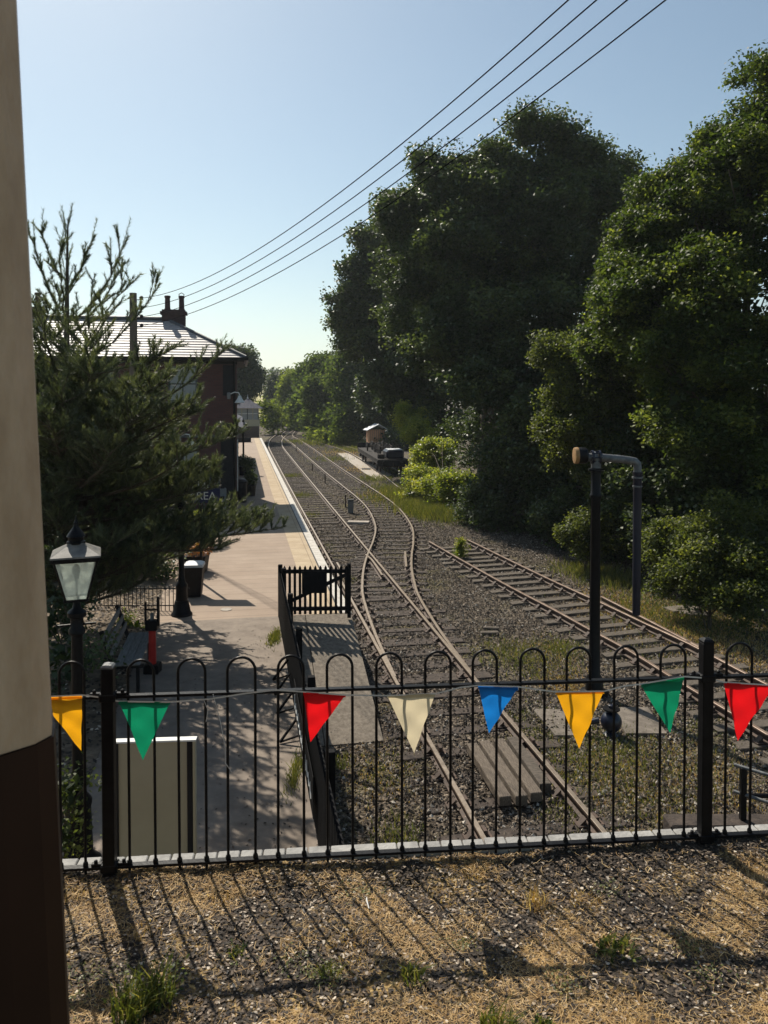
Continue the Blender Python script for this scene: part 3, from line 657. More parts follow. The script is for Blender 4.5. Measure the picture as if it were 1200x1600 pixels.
ctr2 = catmull([tr(s, tt + .7175) for s, tt in ((14.2, 2.9), (17, 3.0), (19.9, 3.21), (21.4, 3.42), (23.5, 3.80), (25.6, 4.28), (27.9, 4.86), (31.1, 5.50), (35.8, 5.98), (40.2, 6.10), (45, 6.05), (54, 5.95), (66, 5.9), (80, 5.9), (92, 5.8), (106, 5.6), (120, 6.9))], .5)
track('middle line that swings across to join the platform line', ctr2, zt=.037, s_skip=0, L=2.4)
def e3(x, y): p = px(x, y, 10); k = -5.35 / (p.z - CAMZ); return Vector((p.x * k, 10 * k, 0))
E = [e3(672, 848), e3(735, 884), e3(800, 920), e3(867, 955), e3(923, 986), e3(983, 1018), e3(1047, 1058), e3(1120, 1102), e3(1200, 1150)]
E = catmull([Vector((5.75, 9.0, 0)) if False else p for p in E] + [Vector((6.35, 10.4, 0)), Vector((6.75, 8.0, 0)), Vector((7.3, 5, 0))], .6); ctr3 = offset(list(reversed(E)), .7175)
ctr3 = [p for p in ctr3]
track('short rusty siding ending in the gravel behind the water crane', ctr3, head='rusthead', sl_mat='sleeper_pale', zt=.07, spacing=.62, chair_max=60)
ws = catmull([(1.75, 44.5, 0), (1.38, 47, 0), (.68, 52.6, 0), (-.2, 58.5, 0), (-1.2, 65.5, 0), (-3.1, 76, 0), (-6.4, 88, 0), (-10.5, 99, 0), (-14.5, 108, 0)], .8)
track('far siding under the flat wagon between grass and concrete pad', ws, zt=.035, chair_max=0)

# loose rail lying beside the siding, check rails
p0, p1 = e3(940, 933), e3(1093, 1012)
o = MB().sweep([Vector((0, 0, .03)), (p1 - p0) * .5 + Vector((.02, 0, .03)), p1 - p0 + Vector((0, 0, .03))], RP, RM).build('loose_rail', [M['rust'], M['rusthead']]); o.location = p0; tag(o, 'spare rusty rail lying alongside the siding behind the water crane', 'rail')
def check(label, pts):
    o0 = pts[0]; o = MB().sweep([p - o0 + Vector((0, 0, .02)) for p in catmull(pts, .5)], RP, RM).build('check_rail', [M['rust'], M['steel']]); o.location = o0; tag(o, label, 'rail', 'check rails of the crossing')
def rp(x, y): return e3(x, y)
check('short bright check rail beside the outer rail of the bend', [rp(633, 862), rp(634, 873), rp(635, 886)])
check('check rail beside the platform side rail level with the crossing', [tr(22.0, 3.04), tr(24.5, 3.04)])
check('wing rail on the track side of the crossing frog', [tr(22.5, 4.16), tr(24.8, 4.22), tr(25.6, 4.16)])

# ================================================================== BALLAST STONES
def stones(n, s0, s1, t0, t1, size, far=1.6):
    s = s0 + (s1 - s0) * RNG.random(n) ** far; t_ = RNG.uniform(t0, t1, n)
    X = t_ * CA - s * SA; Y = t_ * SA + s * CA; return np.column_stack([X, Y, np.full(n, .0)]), s, t_
base8 = np.array([(1, 0, 0), (0, 1, 0), (-1, 0, 0), (0, -1, 0), (0, 0, .8), (0, 0, -.8)], float); tri = [(0, 1, 4), (1, 2, 4), (2, 3, 4), (3, 0, 4)]
def stone_mesh(P, size, rnd):
    n = len(P); a = RNG.uniform(0, 6.28, n); c, s_ = np.cos(a), np.sin(a); S = size * RNG.uniform(.45, 1.25, (n, 1)); J = 1 + RNG.uniform(-.35, .35, (n, 6, 3))
    B = base8[None] * J; B[:, 4, :2] += RNG.uniform(-.45, .45, (n, 2)); Vx = B[..., 0] * c[:, None] - B[..., 1] * s_[:, None] * .75; Vy = B[..., 0] * s_[:, None] + B[..., 1] * c[:, None] * .75
    VV = np.stack([Vx, Vy, B[..., 2]], -1) * S[:, None] / 2 + P[:, None]
    return np.concatenate([VV[:, list(q)] for q in tri], 1).reshape(-1, 3), np.repeat(rnd, 4)
P, s, t_ = stones(150000, 5.2, 34, .85, 13.5, .05, 1.5)
k = ~((t_ < 2.3) & (s > 11.9)) & (P[:, 1] > 5.0); P = P[k]
# stones bank up between sleepers but stay off the rails
P[:, 2] = RNG.uniform(-.008, .030, len(P)) + .02 * (np.sin(P[:, 0] * 1.9 + 1.3 * np.sin(P[:, 1] * .9)) * np.sin(P[:, 1] * 1.3) > .25) * (P[:, 0] * CA + P[:, 1] * SA < 6.4)
V, r = stone_mesh(P, .060, RNG.random(len(P))); o = np_mesh('gravel', V, 3, M['stone'], None, r); tag(o, 'grey brown track ballast and gravel of the station yard', 'gravel', kind='stuff')
P, s, t_ = stones(42000, 34, 90, 2.3, 9.5, .06, 1.0); P[:, 2] = .01
V, r = stone_mesh(P, .07, RNG.random(len(P))); o = np_mesh('gravel', V, 3, M['stone'], None, r); tag(o, 'ballast of the far tracks beyond the crossing', 'gravel', kind='stuff')

# ground weeds and grass patches over the yard (patch centre pixel, radius m, count)
def patch_blades(specs, mtl, name, label):
    Vs = []; Rr = []
    for (c, rx, ry, n, h) in specs:
        g = RNG.normal(size=(n, 2)) * .5; P = np.column_stack([c[0] + g[:, 0] * rx, c[1] + g[:, 1] * ry, np.full(n, c[2])]); L = h * RNG.uniform(.4, 1.2, n)
        b = RNG.uniform(0, 6.28, n); ln = RNG.uniform(.1, .9, n); d = np.column_stack([np.cos(b) * ln, np.sin(b) * ln, np.ones(n)]) * L[:, None]; w = .007 + .0006 * c[1]
        s_ = np.column_stack([-np.sin(b + .8), np.cos(b + .8), np.zeros(n)]) * w / 2
        Vs.append(np.stack([P - s_, P + s_, P + d], 1).reshape(-1, 3)); Rr.append(RNG.random(n))
    o = np_mesh(name, np.concatenate(Vs), 3, mtl, None, np.concatenate(Rr)); tag(o, label, 'grass', kind='stuff'); return o
g0 = lambda x, y: e3(x, y)
sp = []
for (x, y, r_, n, h) in ((800, 1010, .7, 700, .12), (850, 1030, .9, 900, .10), (880, 1005, .5, 500, .14), (540, 900, .5, 500, .06), (500, 850, .5, 500, .06), (520, 930, .4, 400, .05), (455, 740, .8, 700, .08), (470, 770, .8, 700, .08), (480, 800, .6, 600, .06), (900, 885, .8, 700, .18), (935, 890, .9, 900, .22), (960, 900, .9, 1300, .30),
                        (990, 1180, 1.0, 700, .08), (1060, 1200, 1.1, 700, .08), (960, 1160, .7, 900, .10), (900, 1190, .6, 800, .08), (880, 1250, .5, 600, .06), (1010, 1260, .8, 400, .07), (1080, 1270, .7, 400, .08), (620, 1300, .35, 400, .12), (600, 1190, .5, 400, .06), (530, 1180, .2, 160, .10), (1130, 990, 1.6, 900, .12), (1180, 960, 1.5, 900, .16), (1090, 960, 1.2, 800, .12), (620, 760, 2.0, 1600, .22), (600, 775, 1.5, 1200, .18), (650, 770, 2.0, 2400, .30), (690, 780, 1.6, 2000, .30), (655, 790, 1.2, 2600, .45), (690, 800, 1.3, 2800, .5), (725, 800, 1.1, 2000, .45), (640, 772, 1.2, 2200, .45), (670, 795, 1.0, 2000, .4), (640, 735, 1.5, 1200, .3), (560, 700, 3, 1600, .3), (540, 690, 4, 1800, .4), (500, 690, 3, 900, .3), (520, 715, 2, 500, .2), (585, 745, 1.2, 700, .2), (1000, 940, 1.2, 900, .15), (1040, 960, 1.2, 900, .14), (470, 688, 2, 500, .3), (1010, 1010, .8, 300, .08), (830, 1120, .7, 500, .07), (1100, 1140, .8, 500, .08)):
    p = g0(x, y); sp.append(((p.x, p.y, 0.01), r_, r_ * 1.6, n, h))
sp.append(((*tr(14.2, .60)[:2], PZ), .12, .5, 500, .09)); sp.append(((*tr(9.0, .62)[:2], PZ), .08, .5, 300, .12))
patch_blades(sp, M['grass'], 'yard_grass', 'patches of low green grass growing through the yard gravel')
sp = []
for (x, y, r_, n, h) in ((1150, 980, 2.2, 3500, .08), (1090, 985, 1.2, 1500, .07), (1180, 1010, 1.2, 1500, .07), (950, 930, 1.4, 1200, .06), (1000, 950, 1.4, 1400, .07), (860, 1015, .8, 700, .05), (885, 1060, .5, 900, .05), (1040, 1210, 1.0, 1200, .05), (950, 1200, .9, 900, .05), (1120, 1200, .8, 900, .05), (590, 1200, .8, 700, .04), (620, 770, 1.8, 900, .12), (570, 730, 2, 700, .1), (540, 705, 3, 700, .15)):
    p = g0(x, y); sp.append(((p.x, p.y, 0.01), r_, r_ * 1.6, n, h))
patch_blades(sp, M['straw'], 'yard_dry_grass', 'patches of dry yellow grass along the siding')

# ================================================================== YARD OBJECTS
# raised timber planks between the rails
for i, (a, b, w_, z_, lab) in enumerate((((737, 1160), (790, 1244), .17, .20, 'leftmost of the raised timbers between the near rails'), ((757, 1156), (815, 1243), .17, .20, 'second of the raised timbers between the near rails'), ((779, 1153), (838, 1238), .17, .20, 'third of the raised timbers between the near rails'), ((800, 1150), (852, 1224), .15, .16, 'pale rightmost timber of the raised crossing boards'))):
    A = px(a[0], a[1], 10); B = px(b[0], b[1], 10); kA = (CAMZ - z_) / (CAMZ - A.z); kB = (CAMZ - z_) / (CAMZ - B.z)
    A = Vector((A.x * kA, 10 * kA, z_)); B = Vector((B.x * kB, 10 * kB, z_)); d = B - A
    o = MB().box((0, 0, -.07), (.165, d.length, .13), bev=.008).build('timber_board', M['plank'] if i < 3 else M['sleeper_pale']); o.location = (A + B) / 2; o.rotation_euler = (0, 0, math.atan2(d.y, d.x) - math.pi / 2 + .003 * i)
    tag(o, lab, 'timber', 'raised crossing timbers')
def obj_at(mb, name, mtl, loc, rz, label, cat, group=None, sm=False):
    o = mb.build(name, mtl, smooth=sm); o.location = loc; o.rotation_euler = (0, 0, rz); return tag(o, label, cat, group)
for x, y, L, w, rz, lab in ((765, 982, .42, .16, .05, 'short pale timber offcut on the gravel between the lines'), (768, 975, .38, .12, -.08, 'second timber offcut lying just behind the first'), (1068, 945, .9, .45, .3, 'grey broken slab half buried at the bush edge'), (1085, 952, .7, .4, -.3, 'flat grey stone slab in front of the broken slab')):
    p = g0(x, y); obj_at(MB().box((0, 0, .04), (L, w, .08), bev=.015), 'timber_offcut' if 'timber' in lab else 'stone_slab', M['sleeper_pale'] if 'timber' in lab else M['slab'], (p.x, p.y, .0), rz, lab, 'timber' if 'timber' in lab else 'slab')
p = g0(560, 813); obj_at(MB().box((0, 0, .05), (.95, .42, .12), bev=.02), 'concrete_slab', M['concrete'], (p.x, p.y, 0), -.1, 'pale concrete slab lying between the platform line and the curve', 'slab')
for x, y, lab, hgt in ((488, 733, 'farthest thin post between the tracks', .55), (508, 752, 'middle thin post between the tracks', .62), (540, 788, 'nearest thin post between the tracks', .62), (463, 703, 'tiny far post between the two lines', .5), (481, 688, 'small distant post right of the far points', .6)):
    p = g0(x, y); obj_at(MB().box((0, 0, hgt / 2), (.07, .07, hgt)).box((0, 0, hgt), (.10, .10, .03)), 'marker_post', M['rust'], (p.x, p.y, 0), 0, lab, 'post', 'thin posts between the tracks')
p = g0(548, 797); t = empty('ground_signal', (p.x, p.y, 0), 0, 'squat grey ground signal box beside the nearest thin post', 'signal')
MB().box((0, 0, .3), (.26, .26, .6), bev=.03).build('body', M['timbergrey'], t); MB().box((0, 0, .63), (.30, .30, .05), bev=.01).build('cap', M['blackmatt'], t)
# concrete pad by the far siding
pts = [g0(527, 706), g0(548, 706), g0(612, 739), g0(590, 747), g0(570, 737)]
m = MB().prism([Vector((p.x, p.y, 0)) for p in pts], (0, 0, .05)); o = m.build('concrete_pad', M['concrete']); o['kind'] = 'structure'
for x in (569, 576): p = g0(x, 731); obj_at(MB().box((0, 0, .02), (.34, .6, .10)), 'iron_cover', M['blackmatt'], (p.x, p.y, .03), .1, 'small dark cover on the concrete pad by the wagon', 'cover', 'dark covers on the concrete pad')

# water crane -------------------------------------------------------
cb = Vector((3.90, 14.1, .0)); ZU = .17
t = empty('water_crane', cb, 0, 'tall dark water crane with horizontal grey arm and long drop pipe', 'water crane')
m = MB(); m.lathe([(.26, 0), (.26, .05), (.17, .08), (.15, .3), (.105, .36), (.092, 1.5), (.085, 3.62), (.105, 3.66), (.105, 3.70), (.09, 3.72), (.09, 4.12), (.14, 4.14), (.14, 4.17), (.09, 4.19)], n=20)
m.build('column', M['black'], t, smooth=True)
m = MB(); zc = 4.39
m.lathe([(.075, -.20), (.075, 0), (.11, .0), (.11, .03), (.075, .03), (.075, .07)], (-.05, 0, zc), 16, 'X'); m.tube([(0, 0, 4.17), (0, 0, 4.37)], .09, 14)
m.build('elbow', M['greypipe'], t, smooth=True)
m = MB(); m.lathe([(.13, 0), (.13, .025)], (-.085, 0, zc), 18, 'X'); m.lathe([(.13, 0), (.13, .025)], (.045, 0, zc), 18, 'X')
for k in range(8):
    a = k * math.pi / 4
    m.lathe([(.014, -.02), (.014, .17)], (-.08, math.cos(a) * .105, zc + math.sin(a) * .105), 6, 'X')
m.build('flange', M['navy'], t, smooth=True)
MB().lathe([(.10, 0), (.145, .01), (.15, .03), (.15, .2), (.13, .23), (.1, .24)], (-.40, 0, zc + .03), 24, 'X').build('counterweight', M['black'], t, smooth=True)
MB().lathe([(.10, -.004), (.146, .004), (.152, .03), (.152, .07), (.149, .075)], (-.405, 0, zc + .03), 24, 'X').build('end_plate', M['ochre'], t, smooth=True)
MB().tube([(.08, 0, zc - .005), (.40, 0, zc - .03), (.64, 0, zc - .06), (.71, 0, zc - .075), (.755, 0, zc - .12), (.765, 0, zc - .2), (.765, 0, zc - .33)], [.074, .072, .07, .072, .074, .074, .072], 18).build('arm', M['greypipe'], t, smooth=True)
m = MB(); m.lathe([(.07, 2.75), (.092, 2.75), (.092, 2.72), (.078, 2.7), (.076, 2.0), (.074, 1.0), (.070, .12), (.066, .10)], (.765, 0, 1.37), 18); m.build('drop_pipe', M['navy'], t, smooth=True)
MB().lathe([(.075, 3.84), (.088, 3.84), (.088, 3.87), (.075, 3.87)], (.765, 0, 0), 18).lathe([(.074, 4.0), (.1, 4.0), (.1, 4.03), (.074, 4.03)], (.765, 0, 0), 18).build('pipe_clamp', M['greypipe'], t, smooth=True)
MB().tube([(-.10, -.05, 3.66), (-.12, -.06, 2.5), (-.10, -.06, .3)], .006, 5).build('cable', M['wire'], t)
# hydrant ball + slabs
p = g0(955, 1135); t = empty('water_valve', (p.x, p.y, 0), 0, 'round navy blue iron valve body beside the water crane foot', 'valve')
prof = [(.02, 0), (.13, .02)] + [(.17 * math.cos(a) + .0, .23 + .17 * math.sin(a)) for a in np.linspace(-1.2, 1.3, 12)] + [(.05, .41), (.05, .50), (.03, .51)]
MB().lathe(prof, n=24).build('body', M['navy'], t, smooth=True); MB().tube([(-.2, 0, .25), (-.42, .02, .2), (-.46, .02, -.02)], .05, 10).build('inlet_pipe', M['navy'], t, smooth=True)
MB().lathe([(.14, 0), (.14, .02), (.03, .03), (.03, .06)], (0, 0, .43), 12).build('lid', M['black'], t, smooth=True)
def slab(a, b, c, d, lab, z=.05):
    P = [g0(*q) for q in (a, b, c, d)]; o0 = P[0].copy(); obj_at(MB().prism([q - o0 for q in P], (0, 0, z)), 'paving_slab', M['slab'], (o0.x, o0.y, .0), 0, lab, 'slab')
slab((832, 1098), (888, 1100), (910, 1139), (868, 1139), 'cracked stone slab left of the round navy valve'); slab((955, 1096), (1012, 1096), (1042, 1136), (978, 1136), 'wide stone slab right of the round navy valve')
# hand rail at right edge
p = Vector((4.5, 9.5, 0)); t = empty('pit_handrail', p, 0, 'low black metal handrail on dark timber beam at the right edge', 'handrail')
m = MB(); m.box((.35, 0, .1), (2.6, .30, .2), bev=.02); m.build('timber_beam', M['sleeper'], t)
for q in ((0, 0), (.85, -.75), (.9, 0)): MB().box((q[0], q[1], .5), (.07, .07, .72), bev=.006).build('post', M['black'], t)
for z in (.86, .52): MB().tube([(-.08, .07, z), (.85, -.75, z)], .022, 10).build('rail', M['greypipe'], t, smooth=True)
MB().tube([(0, 0, .50), (.9, 0, .5)], .03, 10).build('cross_rail', M['black'], t, smooth=True)

# ================================================================== DIAGONAL PICKET FENCE AND GATE
FT = .74; s_n, s_f = 5.2, 15.45
t = empty('picket_fence', tr(s_n, FT, PZ), TA, 'long black picket fence running away beside the platform path, seen edge on', 'fence')
L = s_f - s_n
for z in (.28, .86): MB().box((.03, L / 2, z), (.05, L, .09), bev=.004).build('rail', M['blackfence'], t)
n = 0; yy = .06
while yy < L and n < 95:
    MB().prism([(-.012, yy - .035, .06), (-.012, yy + .035, .06), (-.012, yy + .035, 1.0), (-.012, yy, 1.05), (-.012, yy - .035, 1.0)], (.02, 0, 0)).build('picket', M['blackfence'], t); yy += .108; n += 1
for k in range(6):
    q = .1 + k * (L - .2) / 5; m = MB().box((.10, q, .42), (.09, .09, 1.22), bev=.005); m.build('post', M['blackfence'], t)
for q in (4.7, 5.6, 6.3, 6.9):
    MB().beam((-.02, q, .30), (-.26, q - .08, .02), .026, .026).beam((-.02, q, .05), (-.26, q - .08, .02), .02, .02).build('stay', M['blackfence'], t)
# banner hung on the path side
bn = empty('banner', tr(7.5, FT - .05, PZ), TA, 'long black banner with white script tied to the path side of the fence', 'banner')
MB().box((0, 1.35, .48), (.006, 2.7, .42)).build('cloth', M['blackfence'], bn)
m = MB(); random.seed(5); pts = []
for k in range(70):
    a = k * .55; pts.append((-.008, 2.5 - k * .034 + .03 * math.sin(a * 1.9), .47 + (.08 if k % 17 < 4 else .045) * math.cos(a * 1.9)))
m.tube(pts, .007, 5, cap=True); m.build('script_lettering', M['white'], bn)
# gate
gp = tr(15.5, FT + .08, PZ); gdir = Vector((1, 0, 0)); gang = R(2)
t = empty('picket_gate', gp, gang, 'black picket gate with square notice board at the end of the fence', 'gate')
GW = 1.36
for k in range(13):
    x = .04 + k * (GW - .12) / 12; MB().prism([(x - .026, 0, .06), (x + .026, 0, .06), (x + .026, 0, 1.0), (x, 0, 1.05), (x - .026, 0, 1.0)], (0, .02, 0)).build('picket', M['blackfence'], t)
for z in (.16, .92): MB().box((GW / 2 - .02, .045, z), (GW - .04, .045, .075)).build('rail', M['blackfence'], t)
MB().beam((.08, .045, .28), (GW - .1, .045, .84), .044, .07).build('brace', M['blackfence'], t)
MB().box((.64, -.012, .71), (.50, .015, .44)).build('notice_board', M['blackfence'], t)
MB().box((GW - .02, .05, .52), (.075, .075, 1.10), bev=.006).build('post', M['blackfence'], t)
MB().box((-.05, .05, .52), (.085, .085, 1.08), bev=.006).build('post', M['blackfence'], t)
# wide dark gate post below red flag
o = obj_at(MB().box((0, 0, .55), (.16, .07, 1.3), bev=.006), 'timber_post', M['blackfence'], tr(9.2, .92, 0) , TA, 'wide dark post standing below the red pennant right of the picket fence', 'post')

# ================================================================== STREET LAMPS
def lamp_parts(t):
    m = MB(); m.lathe([(.20, 0), (.20, .03), (.15, .07), (.125, .12), (.11, .55), (.12, .58), (.12, .62), (.075, .68), (.058, .85), (.052, 2.2), (.075, 2.22), (.075, 2.26), (.058, 2.28), (.058, 2.36), (.085, 2.38), (.085, 2.42), (.04, 2.46), (.03, 2.52)], n=18)
    m.tube([(-.17, 0, 2.30), (.17, 0, 2.30)], .012, 8); m.build('column', M['black'], t, smooth=True)
    # lantern: tapered glass between frame bars
    z0, z1, a, b = 2.56, 2.93, .095, .185
    for sx, sy in ((0, -1), (0, 1), (1, 0), (-1, 0)):
        if sx == 0: vs = [(-a, sy * a, z0), (a, sy * a, z0), (b, sy * b, z1), (-b, sy * b, z1)]
        else: vs = [(sx * a, -a, z0), (sx * a, a, z0), (sx * b, b, z1), (sx * b, -b, z1)]
        MB().add(vs, [(0, 1, 2, 3)]).build('glass', M['lampglass'], t, fix=False)
    m = MB()
    for sx in (-1, 1):
        for sy in (-1, 1): m.beam((sx * a, sy * a, z0), (sx * b, sy * b, z1), .014, .014)
    m.box((0, 0, z0 - .01), (2 * a + .03, 2 * a + .03, .022)); m.box((0, 0, z1 + .015), (2 * b + .05, 2 * b + .05, .045), bev=.01); m.build('lantern_frame', M['black'], t)
    m = MB(); R2 = math.sqrt(2)
    m.lathe([((b + .035) * R2, z1 + .035), ((b + .03) * R2, z1 + .05), (.13 * R2, z1 + .10), (.08 * R2, z1 + .13), (.07 * R2, z1 + .15)], n=4, sq=True); m.build('lantern_roof', M['lamproof'], t)
    m = MB(); m.lathe([(.085, z1 + .14), (.085, z1 + .16), (.07, z1 + .17), (.072, z1 + .20), (.085, z1 + .21), (.06, z1 + .25), (.045, z1 + .27), (.03, z1 + .29), (.018, z1 + .32), (.022, z1 + .335), (.008, z1 + .36), (.004, z1 + .40)], n=14); m.build('finial', M['black'], t, smooth=True)
    MB().lathe([(.010, z0), (.010, z0 + .14), (.018, z0 + .17), (.034, z0 + .24), (.034, z0 + .28), (.015, z0 + .31)], n=10).build('gas_mantle', M['timbergrey'], t, smooth=True)
def lampglass():
    m = bpy.data.materials.new('lamp_glass'); m.use_nodes = True; N, L = nodes(m); out = N['Material Output']; b = N['Principled BSDF']
    b.inputs['Roughness'].default_value = .15; b.inputs['Base Color'].default_value = (.75, .8, .76, 1)
    tl = N.new('ShaderNodeBsdfTranslucent'); tl.inputs[0].default_value = (.85, .92, .84, 1); tp = N.new('ShaderNodeBsdfTransparent'); tp.inputs[0].default_value = (.85, .9, .87, 1)
    tc = N.new('ShaderNodeTexCoord'); nz = N.new('ShaderNodeTexNoise'); nz.inputs['Scale'].default_value = 14; nz.inputs['Detail'].default_value = 6; L.new(tc.outputs['Object'], nz.inputs['Vector'])
    r = ramp(N, [(.35, (.55, .55, .55)), (.65, (.93, .93, .93))]); L.new(nz.outputs['Fac'], r.inputs[0])
    m1 = N.new('ShaderNodeMixShader'); m1.inputs[0].default_value = .6; L.new(b.outputs[0], m1.inputs[1]); L.new(tl.outputs[0], m1.inputs[2])
    m2 = N.new('ShaderNodeMixShader'); L.new(r.outputs[0], m2.inputs[0]); L.new(tp.outputs[0], m2.inputs[1]); L.new(m1.outputs[0], m2.inputs[2]); L.new(m2.outputs[0], out.inputs[0]); return m
M['lampglass'] = lampglass(); M['lamproof'] = mat('lantern_roof', (.06, .06, .055), (.22, .2, .17), rough=.4, scale=8)
lampA = empty('street_lamp', (-2.90, 7.2, PZ), R(20), 'black lamp post with frosted lantern close behind the fence at the left', 'street lamp', 'station lamp posts'); lamp_parts(lampA)
lampB = copy_tree(lampA); lampB.location = (-4.13, 15.57, PZ); lampB.rotation_euler = (0, 0, .3); lampB['label'] = 'black lamp post with flared foot rising into the pine beside the bin'
MB().lathe([(.215, 0), (.215, .03), (.18, .07), (.135, .3)], n=14).build('flared_foot', M['black'], lampB, smooth=True)
lampC = copy_tree(lampA); lampC.location = (-8.25, 45, PZ - .1); lampC.rotation_euler = (0, 0, .2); lampC['label'] = 'distant lantern post by the far corner of the station house'

# ================================================================== NOTICE BOARD (foreground)
t = empty('display_board', (-1.98, 6.5, PZ), R(4), 'plain cream display board with black side posts behind the fence at the left', 'board')
MB().box((0, 0, .76), (.60, .03, 1.48)).build('panel', M['boardcream'], t)
for sx in (-1, 1): MB().box((sx * .315, -.006, .755), (.045 if sx > 0 else .06, .05, 1.50), bev=.004).build('side_post', M['blackmatt'], t)
MB().box((.352, .0, .755), (.02, .07, 1.5)).build('edge_strip', M['boardcream'], t)
MB().box((0, 0, 1.512), (.74, .07, .014)).build('cap', M['white'], t)

# ================================================================== BENCH, RED POST, BINS, SIGN, PLANTERS
t = empty('garden_bench', (-4.06, 12.15, PZ), TA, 'weathered grey wooden bench facing the platform behind the left railings', 'bench')
for k in range(3): MB().box((-.05 + k * .125, 0, .44), (.118, 1.6, .028), bev=.004).build('seat_slat', M['timbergrey'], t)
for k in range(3): MB().box((-.16 - .05 * k, 0, .60 + k * .13), (.026, 1.6, .10), bev=.004).build('back_slat', M['timbergrey'], t)
for sy in (-.74, .74):
    MB().box((.22, sy, .22), (.05, .05, .44)).box((-.12, sy, .22), (.06, .06, .44)).beam((-.12, sy, .40), (-.30, sy, .95), .05, .06).box((.08, sy, .40), (.46, .05, .05)).build('leg', M['blackmatt'], t)
t = empty('red_pump_post', (-3.74, 12.3, PZ), 0, 'slim red post with black forked head standing beside the wooden bench', 'post')
MB().box((0, 0, .07), (.24, .22, .15), bev=.01).build('base', M['black'], t); MB().lathe([(.062, .14), (.058, .7)], n=14).build('column', M['red'], t, smooth=True)
MB().box((0, 0, .77), (.19, .16, .16), bev=.015).build('head', M['black'], t)
MB().box((-.105, 0, .96), (.03, .04, .36)).box((.10, 0, .99), (.035, .05, .46)).box((0, 0, 1.02), (.2, .02, .02)).build('fork', M['black'], t); MB().box((0, 0, .9), (.05, .05, .12)).build('plate', M['greypipe'], t)
t = empty('wheelie_bin', (-4.24, 17.06, PZ), .1, 'dark navy bin with pale domed lid beside the second lamp post', 'bin')
m = MB(); m.lathe([(.22, .02), (.29, .62), (.305, .66), (.305, .68)], n=4, sq=True); m.build('body', M['blackmatt'], t)
MB().lathe([(.31, 0), (.29, .05), (.18, .09), (.05, .10)], (0, 0, .68), 4, sq=True).build('lid', M['zinc'], t); MB().tube([(-.15, .2, .70), (.15, .2, .70)], .018, 8).build('handle', M['blackmatt'], t)
def foliage_pot(name, label, loc, w, h, fr, fh, leaf, n, lsz, cat='planter', group=None, mtl='blackmatt'):
    t = empty(name, loc, 0, label, cat, group); MB().lathe([(w * .55, 0), (w * .68, h * .9), (w * .72, h * .9), (w * .72, h)], n=4 if w > .4 else 12, sq=True).build('pot', M[mtl], t)
    MB().lathe([(w * .62, h - .05), (w * .6, h - .04)], n=4 if w > .4 else 12, sq=True).build('compost', M['soil'], t)
    P = rand_dirs(n) * (RNG.random((n, 1)) ** .4) * np.array([fr, fr, fh]) + np.array([0, 0, h + fh * .6]); np_mesh('plant', leaf_quads(P, lsz), 4, M[leaf], t, RNG.random(n)); return t
foliage_pot('flower_planter', 'dark square planter with orange flowers behind the bin', (-4.75, 19.4, PZ), .55, .45, .42, .22, 'flower', 1300, .05)
foliage_pot('shrub_planter', 'large planter with bright green shrub under the blue sign', (-5.45, 23, PZ), .6, .4, .62, .42, 'bramble', 3800, .06)
foliage_pot('potted_plant', 'dark bushy plant in pot against the station wall nearest the corner', (-6.0, 34.5, PZ), .35, .5, .32, .42, 'oak', 900, .09, group='plants in pots along the station wall')
foliage_pot('potted_plant', 'taller dark potted plant farther along the station wall', (-6.95, 39.5, PZ), .35, .6, .36, .5, 'oak', 900, .09, group='plants in pots along the station wall')
foliage_pot('potted_plant', 'last dark potted plant before the far lamp', (-8.0, 43.5, PZ), .35, .5, .34, .45, 'oak', 900, .09, group='plants in pots along the station wall')
t = empty('platform_bin', (-6.05, 32.3, PZ), TA, 'black litter bin against the station wall by the corner', 'bin'); MB().lathe([(.25, 0), (.28, .8), (.3, .82), (.3, .88)], n=14).build('body', M['blackmatt'], t, smooth=True); MB().lathe([(.3, .88), (.2, .98), (.04, 1.0)], n=14).build('lid', M['black'], t, smooth=True)
t = empty('wall_bench', (-6.55, 29.6, PZ), TA, 'small grey framed bench end against the brick house front', 'bench')
MB().box((0, 0, .43), (.9, .45, .04)).build('seat', M['timbergrey'], t); MB().box((0, .2, .72), (.9, .03, .3)).build('backrest', M['timbergrey'], t)
for sx in (-.4, .4): MB().box((sx, -.18, .3), (.06, .06, .62)).box((sx, .18, .45), (.06, .06, .9)).box((sx, 0, .62), (.06, .42, .04)).build('leg', M['timbergrey'], t)
t = empty('picnic_sign', (-4.38, 18.3, PZ), 0, 'dark blue sign with white letters on a pole above the planters', 'sign')
MB().box((0, 0, 1.25), (.05, .05, 2.5)).build('pole', M['blackmatt'], t); MB().box((-.03, -.03, 2.23), (1.0, .03, .62)).build('board', M['navysign'], t)
def text(body, size, loc, parent, mtl, name='lettering'):
    c = bpy.data.curves.new(name, 'FONT'); c.body = body; c.size = size; c.extrude = .002; c.align_x = 'CENTER'; c.align_y = 'CENTER'; c.materials.append(mtl)
    o = bpy.data.objects.new(name, c); COL.objects.link(o); o.parent = parent; bpy.context.view_layer.update(); me = bpy.data.meshes.new_from_object(o); q = bpy.data.objects.new(name, me); COL.objects.link(q); q.parent = parent; q.location = loc; q.rotation_euler = (R(90), 0, 0); bpy.data.objects.remove(o); return q
text('PICNIC', .27, (-.03, -.049, 2.36), t, M['glass']); text('AREA', .27, (.05, -.049, 2.08), t, M['glass'])
p = px(295, 949, 16.2); obj_at(MB().lathe([(.12, 0), (.12, .008)], n=14), 'manhole_cover', M['concrete'], (-3.30, 15.95, PZ + .003), 0, 'small pale disc set in the path in front of the sign shadow', 'cover')

